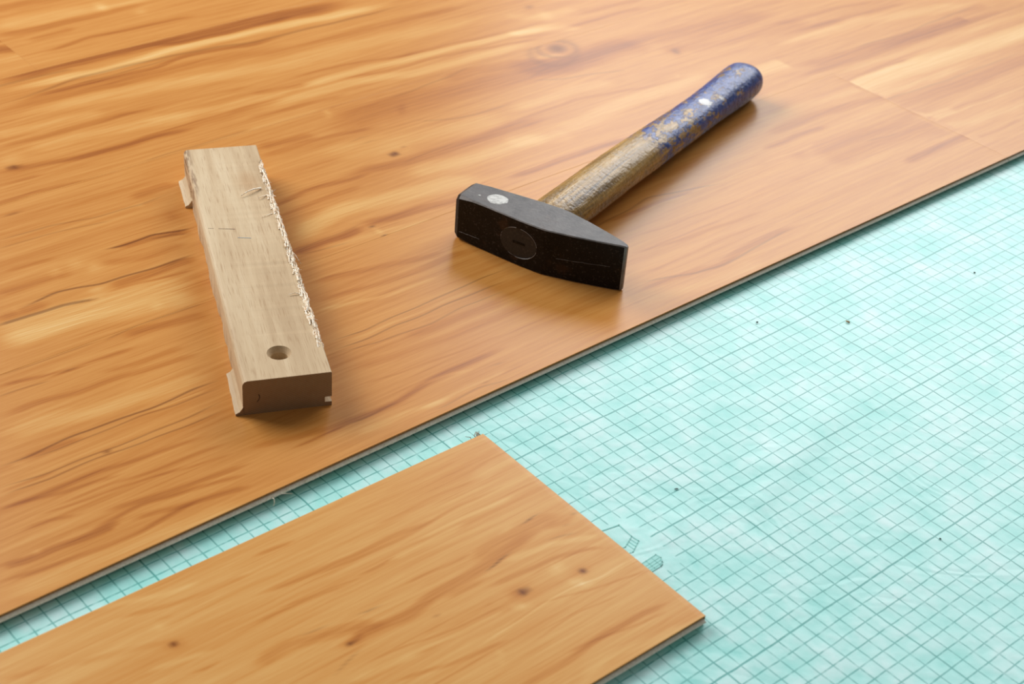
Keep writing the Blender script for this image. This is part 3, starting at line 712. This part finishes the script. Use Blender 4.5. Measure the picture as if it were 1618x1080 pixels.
E0 = -54.5
rows = [E0 - 192 * k for k in range(7)]
V0, V1 = -1300.0, 1700.0
layout = [(0, V0, -762, ''), (0, -762, 525, '1a'), (0, 525, V1, '1b'),
          (1, V0, -395, ''), (1, -395, 890, '2'), (1, 890, V1, ''),
          (2, V0, -545, ''), (2, -545, 740, '3'), (2, 740, V1, ''),
          (3, V0, -70, '4a'), (3, -70, V1, '4b'),
          (4, V0, 300, ''), (4, 300, V1, ''), (5, V0, -200, ''), (5, -200, 1085, ''), (5, 1085, V1, '')]
dense = {'1a': (-420, 525), '1b': (525, 620), '2': (-340, 800), '3': (-170, 740), '4a': (-140, -70), '4b': (-70, 600)}
planks = {}
for k, (row, a, b, pid) in enumerate(layout):
    u1 = rows[row]; u0 = u1 - 192
    me = plank_mesh('plank', u0 + 0.02, u1 - 0.02, a + 0.03, b - 0.03, pid, dense.get(pid, (0, 0)))
    pk = link('plank', me, [M['laminate'], M['edge']], floor)
    planks[k] = pk
    if row == 0:
        link('locking_lip', lip_mesh('locking_lip', u1, a + 0.3, b - 0.3, seed=k), [M['lip']], pk)
# splinters torn from the edge of the front plank
vt, fc = [], []
tube(vt, fc, [(-0.0527, -0.216, 0.0036), (-0.0508, -0.2158, 0.0042), (-0.0494, -0.2164, 0.0024), (-0.0490, -0.2174, 0.0008)], 0.0005, 0.0002)
tube(vt, fc, [(-0.0525, -0.2105, 0.0040), (-0.0502, -0.2080, 0.0047), (-0.0488, -0.2045, 0.0036)], 0.0004, 0.0002)
for i in range(10):
    y = -0.205 + 0.0105 * i + 0.003 * math.sin(i * 7)
    tube(vt, fc, [(-0.0535, y, 0.0044), (-0.0522, y + 0.002, 0.0048), (-0.0514, y + 0.004 + 0.001 * (i % 3), 0.0040)], 0.0004, 0.00018)
sp = link('splinter', pymesh('splinter', vt, fc), [M['lip']], planks[1]); sp['kind'] = 'stuff'

# ------------------------------------------------------------------ underlay sheet
ux = np.unique(np.concatenate([np.arange(-1.6, -0.15, 0.25), np.arange(-0.15, 0.42, 0.006), np.arange(0.42, 1.21, 0.1)]))
uy = np.unique(np.concatenate([np.arange(-1.4, -0.5, 0.1), np.arange(-0.5, 0.75, 0.006), np.arange(0.75, 1.81, 0.1)]))
XX, YY = np.meshgrid(ux, uy)
rng = np.random.default_rng(3)
H = np.zeros_like(XX)
for k in range(26):
    ang = rng.uniform(0, 3.14); fr = rng.uniform(12, 55); ph = rng.uniform(0, 6.28)
    H += np.sin((XX * np.cos(ang) + YY * np.sin(ang)) * fr + ph) / fr
H = (H - H.max()) / (H.max() - H.min()) * 0.0012
# two sharp creases
for (ax, ay, bx, by, hgt) in [(0.116, 0.02, 0.088, 0.125, 0.0008), (0.096, 0.045, 0.075, 0.125, 0.0006), (0.006, 0.118, -0.005, 0.130, 0.0007), (0.105, -0.05, 0.098, -0.035, 0.0009)]:
    dx, dy = bx - ax, by - ay
    tt = np.clip(((XX - ax) * dx + (YY - ay) * dy) / (dx * dx + dy * dy), 0, 1)
    dd = np.hypot(XX - ax - tt * dx, YY - ay - tt * dy)
    H += hgt * np.exp(-(dd / 0.006) ** 2)
under_wood = (XX < -0.051)
H = np.where(under_wood, -0.0012, H)
flat = np.exp(-(((XX - 0.100) / 0.030) ** 4 + ((YY + 0.078) / 0.026) ** 4))      # lies taut under the printed box
H = np.minimum(H * (1 - flat), 0.0)
ny, nx = XX.shape
idx = np.arange(nx * ny).reshape(ny, nx)
fq = np.stack([idx[:-1, :-1], idx[:-1, 1:], idx[1:, 1:], idx[1:, :-1]], -1).reshape(-1, 4).tolist()
top = np.stack([XX.ravel(), YY.ravel(), H.ravel()], 1)
nb = len(top)
rim = np.concatenate([idx[0, :], idx[1:, -1], idx[-1, -2::-1], idx[-2:0:-1, 0]])
low = top[rim].copy(); low[:, 2] = -0.003
vts = np.vstack([top, low])
for i in range(len(rim)):
    j = (i + 1) % len(rim)
    fq.append([int(rim[i]), nb + i, nb + j, int(rim[j])])
fq.append([nb + i for i in range(len(rim))][::-1])
und = link('underlay_sheet', pymesh('underlay_sheet', vts, fq), [M['underlay']], smooth=True)
tag(und, 'turquoise underlay sheet printed with a fine teal grid, lying bare beside the laid floor', 'underlay')

def ribbon(verts, faces, pts, w, z):
    """flat printed stroke"""
    for (a, b) in zip(pts[:-1], pts[1:]):
        a = Vector((a[0], a[1])); b = Vector((b[0], b[1])); d = (b - a).normalized(); n = Vector((-d.y, d.x)) * (w / 2)
        k = len(verts)
        for p in (a - n - d * w / 2, b - n + d * w / 2, b + n + d * w / 2, a + n - d * w / 2): verts.append((p.x, p.y, z))
        faces.append([k, k + 1, k + 2, k + 3])
zz = 0.00016
vt, fc = [], []
w = 0.0006
ribbon(vt, fc, [(0.0790, -0.0790), (0.0816, -0.0655), (0.0931, -0.0664), (0.0983, -0.0658), (0.1032, -0.0752), (0.1010, -0.0830)], w, zz)
ribbon(vt, fc, [(0.0931, -0.0664), (0.0975, -0.0758), (0.0960, -0.0820)], w, zz)
for f in (0.25, 0.5, 0.75):
    ribbon(vt, fc, [(0.0931 + 0.0044 * f, -0.0664 - 0.0094 * f), (0.0983 + 0.0049 * f, -0.0658 - 0.0094 * f)], w * 0.6, zz)
link('printed_symbol', pymesh('printed_symbol', vt, fc), [M['print']], und)
vt, fc = [], []
out = [(0.1131, -0.0775), (0.1125, -0.0661), (0.1160, -0.0655), (0.1188, -0.0673), (0.1205, -0.0690), (0.1210, -0.0705), (0.1210, -0.0790)]
ribbon(vt, fc, out, w, zz)
for f in (0.3, 0.55, 0.8):
    x = 0.1131 + 0.0078 * f
    ribbon(vt, fc, [(x, -0.0662 - 0.001 * f), (x + 0.0006, -0.0780)], w * 0.55, zz)
for y in (-0.0700, -0.0745):
    ribbon(vt, fc, [(0.1130, y), (0.1208, y)], w * 0.55, zz)
k = len(vt)
for x, y in out: vt.append((x, y, zz - 0.0001))
me = pymesh('printed_symbol', vt, fc + [[k + i for i in range(len(out))]], [0] * len(fc) + [1])
link('printed_symbol', me, [M['print'], M['print_tint']], und)

# ------------------------------------------------------------------ loose board
board = bpy.data.objects.new('laminate_board', None); col.objects.link(board)
board.location = (-0.0245, -0.0806, 0.0); board.rotation_euler = (0, 0, R(-1.05))
board.empty_display_size = 0.05
tag(board, 'loose laminate floor board with knots, lying on the turquoise underlay in the foreground', 'floor board')
me = plank_mesh('deck', 0.0, 192.0, -900.0, 0.0, 'L', (-330, 0), nu=290, sv=3.5)
link('deck', me, [M['laminate_board'], M['edge']], board)
link('locking_lip', lip_mesh('locking_lip', 192.0, -900, -1.0, seed=77), [M['lip']], board)
# tongue along the far long side
pr = [(0.2, 4.6), (-0.9, 4.2), (-1.3, 3.4), (-1.1, 2.6), (0.2, 2.0)]
vt = [(a * s_, y, z * s_) for y in (-0.9, -0.004) for a, z in pr]
fc = [[j, j + 1, j + 6, j + 5] for j in range(4)] + [[4, 3, 2, 1, 0], [5, 6, 7, 8, 9]]
link('tongue', pymesh('tongue', vt, fc), [M['lip']], board)
vt, fc = [], []
rr = random.Random(5)
for i in range(8):
    y = -0.0105 + 0.009 * rr.random(); x = -0.0006
    h = rr.uniform(0.002, 0.0045)
    tube(vt, fc, [(x + 0.0012, y, 0.0056), (x - 0.0010, y + rr.uniform(-0.001, 0.001), 0.0064), (x - 0.0026 + rr.uniform(-0.001, 0.001), y + rr.uniform(-0.003, 0.003), 0.0054 + h * 0.6)], 0.00035, 0.00012)
o = link('frayed_edge', pymesh('frayed_edge', vt, fc), [M['edge']], board); o['kind'] = 'stuff'

# ------------------------------------------------------------------ tapping block
block = bpy.data.objects.new('tapping_block', None); col.objects.link(block)
block.location = (-0.1246, -0.1891, TH); block.rotation_euler = (0, 0, R(65.75)); block.empty_display_size = 0.05
tag(block, 'pale beech tapping block with a drilled hole and a frayed edge, on the laid floor', 'tapping block')
rb = random.Random(11)
prof = [(0.6, 0.0), (55.0, 0.0), (55.0, 2.8), (50.6, 2.8), (50.6, 6.8), (55.0, 6.8), (55.0, 24.7), (54.4, 25.3), (3.0, 25.3), (1.4, 24.7), (0.35, 23.4), (0.0, 21.8), (0.0, 4.0)]
NS = 75; LN = 300.0
vt, fc = [], []
fx, fz = 0.0, 0.0
for i in range(NS + 1):
    y = LN * i / NS
    wv = math.sin(y / 13.0) * 0.5 + math.sin(y / 5.1 + 1) * 0.35
    fray = 1.0 if 34 < y < 276 else 0.0
    fx = fray * (1.3 + 1.3 * math.sin(y / 17.0) + rb.uniform(-0.9, 0.9)); fz = fray * rb.uniform(0.4, 2.2)
    for j, (x, z) in enumerate(prof):
        if 50 < y < 262 and j in (0, 12):          # broken-off lip: ragged lower left arris
            x += wv + rb.uniform(-0.35, 0.35); z = z + (0.9 + rb.uniform(-0.5, 0.5) if j == 12 else 0)
        if j == 6 and fray: x -= max(0.0, fx * 0.55); z -= fz * 1.6
        if j == 7 and fray: x -= max(0.3, fx * 1.1)
        if j == 7 and fray: z -= rb.uniform(0, 0.25)
        if j == 1 and fray: x += 0
        vt.append((x * s_, y * s_, z * s_))
k = len(prof)
for i in range(NS):
    for j in range(k):
        a = i * k + j; b = i * k + (j + 1) % k
        fc.append([a, a + k, b + k, b])
fc.append(list(range(k))); fc.append([NS * k + j for j in range(k)][::-1])
me = pymesh('body', vt, fc)
bm = bmesh.new(); bm.from_mesh(me); bmesh.ops.recalc_face_normals(bm, faces=bm.faces); bm.to_mesh(me); bm.free()
body = link('body', me, [M['beech']], block)
# drilled and countersunk hole
def lathe_cutter(rings, n=40):
    v, f = [], []
    for r, z in rings:
        for i in range(n):
            a = 2 * math.pi * i / n; v.append((r * math.cos(a), r * math.sin(a), z))
    for q in range(len(rings) - 1):
        for i in range(n):
            f.append([q * n + i, q * n + (i + 1) % n, (q + 1) * n + (i + 1) % n, (q + 1) * n + i])
    f.append(list(range(n))[::-1]); f.append([(len(rings) - 1) * n + i for i in range(n)])
    return v, f
v, f = lathe_cutter([(0.0054, -0.004), (0.0054, 0.0216), (0.0079, 0.0257), (0.0079, 0.03)])
cut = link('cutter', pymesh('cutter', v, f), [M['beech']])
cut.parent = block; cut.location = (0.0268, 0.0262, 0)
bpy.context.view_layer.update()
md = body.modifiers.new('hole', 'BOOLEAN'); md.operation = 'DIFFERENCE'; md.object = cut; md.solver = 'EXACT'
bpy.context.view_layer.update()
bake_modifiers(body)
bpy.data.objects.remove(cut)
# remains of the lower left lip (the middle has broken away)
def lip_piece(y0, y1, w0, w1, seed):
    r_ = random.Random(seed); n = 9; v, f = [], []
    for i in range(n + 1):
        y = y0 + (y1 - y0) * i / n
        wd = w0 + (w1 - w0) * i / n + r_.uniform(-0.25, 0.25)
        zt = 5.6 + r_.uniform(-0.3, 0.3)
        for x, z in ((0.8, 0.0), (-wd, 0.0), (-wd, 1.3), (-wd * 0.45, 2.6), (0.1, zt), (0.8, zt)):
            v.append((x * s_, y * s_, z * s_))
    for i in range(n):
        for j in range(6):
            a = i * 6 + j; b = i * 6 + (j + 1) % 6
            f.append([a, b, b + 6, a + 6])
    f.append([5, 4, 3, 2, 1, 0]); f.append([n * 6 + j for j in range(6)])
    return pymesh('lip', v, f)
link('lip', lip_piece(0.0, 43.0, 4.8, 4.2, 1), [M['beech']], block)
link('lip', lip_piece(257.0, 296.0, 4.6, 5.2, 2), [M['beech']], block)
# torn fibres along the upper right arris
vt, fc = [], []
rf = random.Random(21)
def strand(y, L, spread, r, lift):
    n = 5; a = rf.uniform(-0.5, 0.5); z0 = rf.uniform(20.5, 25.6); x0 = 55.3 - max(0, (z0 - 21.0)) * rf.uniform(0.25, 1.05)
    pts = []
    for i in range(n):
        tt = i / (n - 1)
        pts.append(((x0 + spread * tt * math.sin(a + 3.0 * tt) + rf.uniform(-0.35, 0.35)) * s_, (y + L * (tt - 0.5)) * s_,
                    (z0 + lift * math.sin(math.pi * tt) + rf.uniform(-0.3, 0.3)) * s_))
    tube(vt, fc, pts, r * s_, r * 0.35 * s_, 4)
for i in range(620):
    y = 33 + 244 * rf.random() ** 0.92
    strand(y, rf.uniform(4, 15), rf.uniform(0.3, 2.0), rf.uniform(0.22, 0.75), rf.uniform(0, 1.2))
for i in range(46):   # strands that stick out
    y = 60 + 200 * rf.random()
    x0, z0 = rf.uniform(52.5, 54.6), rf.uniform(22.5, 25.2)
    dx, dy, dz = rf.uniform(-1.5, 4.0), rf.uniform(-9, 9), rf.uniform(-2.0, 2.6)
    tube(vt, fc, [(x0 * s_, y * s_, z0 * s_), ((x0 + dx * 0.4) * s_, (y + dy * 0.5) * s_, (z0 + dz * 0.7) * s_), ((x0 + dx) * s_, (y + dy) * s_, (z0 + dz) * s_)], 0.0004, 0.00012, 4)
o = link('torn_fibres', pymesh('torn_fibres', vt, fc), [M['fibre']], block); o['kind'] = 'stuff'
for pts, r in (([(48.0, 232.5, 25.8), (42.0, 229.5, 27.0), (37.0, 226.3, 27.2), (32.0, 222.5, 26.4)], 0.7),
               ([(50.0, 222.0, 25.5), (46.0, 219.0, 26.4), (43.5, 217.0, 26.2)], 0.4),
               ([(50.5, 196.0, 25.5), (46.0, 193.0, 25.9), (42.0, 191.5, 25.7)], 0.3),
               ([(53.0, 88.0, 25.2), (48.0, 90.0, 26.3), (43.5, 89.0, 26.0)], 0.4),
               ([(54.5, 150.0, 23.0), (57.5, 143.0, 22.0), (60.0, 135.0, 19.5)], 0.35),
               ([(53.0, 262.0, 25.0), (54.0, 250.0, 26.0), (55.0, 236.0, 25.6), (54.5, 228.0, 24.5)], 0.6)):
    v, f = [], []
    tube(v, f, [tuple(c * s_ for c in p) for p in pts], r * s_, r * 0.4 * s_, 6)
    link('splinter', pymesh('splinter', v, f), [M['fibre']], block, smooth=True)
# pencil strokes on top and the slit in the sawn end
def mark(name, a, b, w, mat, z=25.36):
    v, f = [], []
    ribbon(v, f, [(a[0] * s_, a[1] * s_), (b[0] * s_, b[1] * s_)], w * s_, z * s_)
    link(name, pymesh(name, v, f), [mat], block)
mark('pencil_stroke', (10.5, 181.4), (21.2, 178.9), 0.5, M['pencil'])
mark('pencil_stroke', (3.5, 183.0), (7.0, 182.2), 0.35, M['pencil'])
mark('blue_stroke', (22.0, 167.2), (30.2, 165.2), 0.7, M['bluemark'])
v, f = [], []
tube(v, f, [(0.0098, -0.00002, 0.0148), (0.0104, -0.00002, 0.0125), (0.0096, -0.00002, 0.0102), (0.0086, -0.00002, 0.0092)], 0.00028, 0.0002, 4)
link('slit', pymesh('slit', v, f), [M['slit']], block)

# ------------------------------------------------------------------ hammer
hammer = bpy.data.objects.new('hammer', None); col.objects.link(hammer)
hammer.location = (-0.1565, 0.0835, TH); hammer.rotation_euler = (0, 0, R(18.5)); hammer.empty_display_size = 0.05
tag(hammer, 'old hammer with black steel head and worn blue-painted wooden handle, on the laid floor', 'hammer')
HZ = 18.5
st = [(-68.2, 9.0, 14.0, 2.6), (-66.6, 11.4, 16.6, 2.8), (-63.5, 13.0, 18.5, 2.6), (-52.0, 13.5, 18.5, 1.1), (-40.0, 14.3, 18.5, 0.8), (-25.0, 15.6, 18.5, 0.7), (-10.0, 16.8, 18.5, 0.7),
      (4.0, 17.2, 18.5, 0.7), (10.0, 17.1, 18.5, 0.7), (13.0, 16.6, 18.5, 0.7), (31.0, 12.6, 18.5, 0.7), (50.0, 7.4, 18.5, 0.7), (62.0, 3.7, 18.5, 0.8), (66.0, 2.3, 18.2, 0.8), (67.4, 1.2, 17.4, 0.5)]
vt, fc, mi = [], [], []
for a, hb, hz, c in st:
    for x, z in ((-hb + c, -hz), (hb - c, -hz), (hb, -hz + c), (hb, hz - c), (hb - c, hz), (-hb + c, hz), (-hb, hz - c), (-hb, -hz + c)):
        vt.append((a * s_, x * s_, (z + HZ) * s_))
for i in range(len(st) - 1):
    for j in range(8):
        p = i * 8 + j; q = i * 8 + (j + 1) % 8
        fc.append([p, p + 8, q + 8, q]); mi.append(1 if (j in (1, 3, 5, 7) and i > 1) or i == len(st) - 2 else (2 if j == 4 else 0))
fc.append(list(range(8))); mi.append(0)
fc.append([(len(st) - 1) * 8 + j for j in range(8)][::-1]); mi.append(1)
me = pymesh('head', vt, fc, mi)
bm = bmesh.new(); bm.from_mesh(me); bmesh.ops.recalc_face_normals(bm, faces=bm.faces); bm.to_mesh(me); bm.free()
hd = link('head', me, [M['steel'], M['worn'], M['steel_lit']], hammer)
n = 40
vt = [((-10 + 15.2 * math.cos(2 * math.pi * i / n)) * s_, y, (HZ + 11.8 * math.sin(2 * math.pi * i / n)) * s_) for y in (-0.03, 0.03) for i in range(n)]
fc = [[i, (i + 1) % n, n + (i + 1) % n, n + i] for i in range(n)] + [list(range(n))[::-1], [n + i for i in range(n)]]
cut = link('cutter', pymesh('cutter', vt, fc), [M['worn']]); cut.parent = hammer
bm = bmesh.new(); bm.from_mesh(cut.data); bmesh.ops.recalc_face_normals(bm, faces=bm.faces); bm.to_mesh(cut.data); bm.free()
bpy.context.view_layer.update()
md = hd.modifiers.new('eye', 'BOOLEAN'); md.operation = 'DIFFERENCE'; md.object = cut; md.solver = 'EXACT'
bpy.context.view_layer.update(); bake_modifiers(hd); bpy.data.objects.remove(cut)
# handle: oval ash shaft from the eye to the thick butt
sh = [(-16.3, -10, 18.5, 15.0, 11.6), (16, -10, 18.5, 15.0, 11.6), (19, -9.6, 18.5, 16.6, 12.6), (27, -8.6, 18.4, 17.9, 13.6), (40, -7.6, 18.3, 18.5, 14.0), (62, -6.4, 18.0, 18.6, 14.2),
      (95, -5.4, 17.7, 18.6, 14.2), (127, -4.5, 17.4, 18.5, 14.0), (164, -2.5, 17.0, 18.3, 13.8), (202, -0.5, 16.6, 17.8, 13.4), (240, 1.7, 16.2, 17.3, 13.0), (270, 3.0, 15.9, 17.0, 13.2),
      (295, 4.0, 15.7, 17.5, 14.0), (318, 4.8, 15.6, 18.2, 14.9), (335, 5.2, 15.6, 18.6, 15.3), (345, 5.4, 15.6, 18.4, 15.2), (350.0, 5.4, 15.6, 17.9, 14.7), (352.8, 5.4, 15.6, 16.8, 13.7), (353.8, 5.4, 15.6, 15.0, 12.2)]
n = 40; vt, fc = [], []
sb = np.array([r[0] for r in sh], float)
yy = np.unique(np.concatenate([sb, np.arange(30, 335, 8.0)]))
def smooth_col(c):
    base = np.array([r[c] for r in sh], float)
    return np.interp(yy, sb, base)
ca, cz, ra, rz = (smooth_col(c) for c in (1, 2, 3, 4))
for i, y in enumerate(yy):
    for k in range(n):
        a = 2 * math.pi * k / n; cc, ss = math.cos(a), math.sin(a); e = 2 / 2.25
        vt.append(((ca[i] + ra[i] * math.copysign(abs(cc) ** e, cc)) * s_, y * s_, (cz[i] + rz[i] * math.copysign(abs(ss) ** e, ss)) * s_))
for i in range(len(yy) - 1):
    for k in range(n):
        p = i * n + k; q = i * n + (k + 1) % n
        fc.append([p, q, q + n, p + n])
fc.append(list(range(n))[::-1]); fc.append([(len(yy) - 1) * n + k for k in range(n)])
mi = [0] * len(fc); mi[-2] = 1
me = pymesh('handle', vt, fc, mi)
bm = bmesh.new(); bm.from_mesh(me); bmesh.ops.recalc_face_normals(bm, faces=bm.faces); bm.to_mesh(me); bm.free()
hn = link('handle', me, [M['handle'], M['endgrain']], hammer, smooth=True)
for pg in hn.data.polygons:
    if len(pg.vertices) > 4: pg.use_smooth = False
# metal wedge driven into the eye end of the handle
vt = [(x * s_, y * s_, (z + HZ) * s_) for y in (-16.45, -12.0) for x, z in ((-15, -1.2), (-5, -1.0), (-5, 0.8), (-15, 0.9))]
link('wedge', pymesh('wedge', vt, [[0, 1, 2, 3], [7, 6, 5, 4], [0, 4, 5, 1], [1, 5, 6, 2], [2, 6, 7, 3], [3, 7, 4, 0]]), [M['steel']], hammer)
# bright burr around the eye, broken in places
def cheek(a): return -np.interp(a, [r[0] for r in st], [r[1] for r in st])
for a0, a1 in ((0.15, 1.5), (1.75, 2.5), (2.8, 4.4), (4.6, 6.1)):
    v, f = [], []
    pts = []
    for i in range(14):
        a = a0 + (a1 - a0) * i / 13
        x = -10 + 15.3 * math.cos(a)
        pts.append((x * s_, float(cheek(x)) * s_, (HZ + 11.9 * math.sin(a)) * s_))
    tube(v, f, pts, 0.00032, 0.00018, 5)
    link('eye_rim', pymesh('eye_rim', v, f), [M['worn']], hammer)
# scratches on the front cheek
for (xa, za, xb, zb) in ((-62, 7.5, -44, 8.0), (20, 16.0, 58, 18.5)):
    v, f = [], []
    pts = [((xa + (xb - xa) * q / 6) * s_, float(cheek(xa + (xb - xa) * q / 6)) * s_, (za + (zb - za) * q / 6 + (0.25 if q % 2 else 0)) * s_) for q in range(7)]
    tube(v, f, pts, 0.00012, 0.00012, 4)
    link('scratch', pymesh('scratch', v, f), [M['worn']], hammer)
# round dab of white paint and a speck on the side of the head
def dab(name, cx, cy, rx, ry, rot, seed):
    r_ = random.Random(seed); m_ = 22; v = []
    for zt, sc in ((37.02, 1.0), (37.22, 0.9)):
        for i in range(m_):
            a = 2 * math.pi * i / m_; j = 1 + r_.uniform(-0.05, 0.05)
            x, y = rx * math.cos(a) * sc * j, ry * math.sin(a) * sc * j
            v.append(((cx + x * math.cos(rot) - y * math.sin(rot)) * s_, (cy + x * math.sin(rot) + y * math.cos(rot)) * s_, zt * s_))
    f = [[i, (i + 1) % m_, m_ + (i + 1) % m_, m_ + i] for i in range(m_)] + [[m_ + i for i in range(m_)]]
    link(name, pymesh(name, v, f), [M['white']], hammer)
dab('paint_spot', -38.5, -0.5, 8.2, 6.8, 0.2, 4)
dab('paint_spot', -52.0, -3.6, 1.0, 0.9, 0.0, 5)

# ------------------------------------------------------------------ crumbs on the underlay
def crumb(name, x, y, l, w_, h, rot, mat, label, cat):
    r_ = random.Random(int(abs(x * 1e5)))
    v = []
    for z, sc in ((0.0, 1.0), (h * 0.6, 0.95), (h, 0.55)):
        for k in range(6):
            a = 2 * math.pi * k / 6; j = r_.uniform(0.75, 1.15)
            v.append((l / 2 * math.cos(a) * sc * j, w_ / 2 * math.sin(a) * sc * j, z))
    f = [[5, 4, 3, 2, 1, 0], [12, 13, 14, 15, 16, 17]]
    for q in range(2):
        for k in range(6):
            f.append([q * 6 + k, q * 6 + (k + 1) % 6, (q + 1) * 6 + (k + 1) % 6, (q + 1) * 6 + k])
    o = link(name, pymesh(name, [(p * 0.7, q * 0.7, z * 0.8) for p, q, z in v], f), [mat])
    o.location = (x, y, -0.0004); o.rotation_euler = (0, 0, rot)
    tag(o, label, cat)
crumb('wood_chip', 0.0226, 0.2178, 0.0052, 0.0016, 0.0012, 0.25, M['chip'], 'tiny brown sliver of wood on the bare underlay, right of the hammer head', 'wood chip')
crumb('crumb', -0.0150, 0.1632, 0.0028, 0.0014, 0.0009, 1.2, M['crumb'], 'dark green crumb on the underlay close to the edge of the laid floor', 'crumb')
crumb('crumb', 0.0356, 0.3520, 0.0022, 0.0013, 0.0009, 0.4, M['crumb'], 'dark crumb farthest up the underlay, at the right of the picture', 'crumb')
crumb('crumb', 0.0785, -0.0142, 0.0040, 0.0009, 0.0007, 1.1, M['crumb'], 'thin dark shred on the underlay above the printed symbols', 'crumb')
crumb('crumb', 0.2034, 0.0809, 0.0020, 0.0012, 0.0008, 0.2, M['crumb'], 'small dark crumb on the underlay at the lower right of the picture', 'crumb')
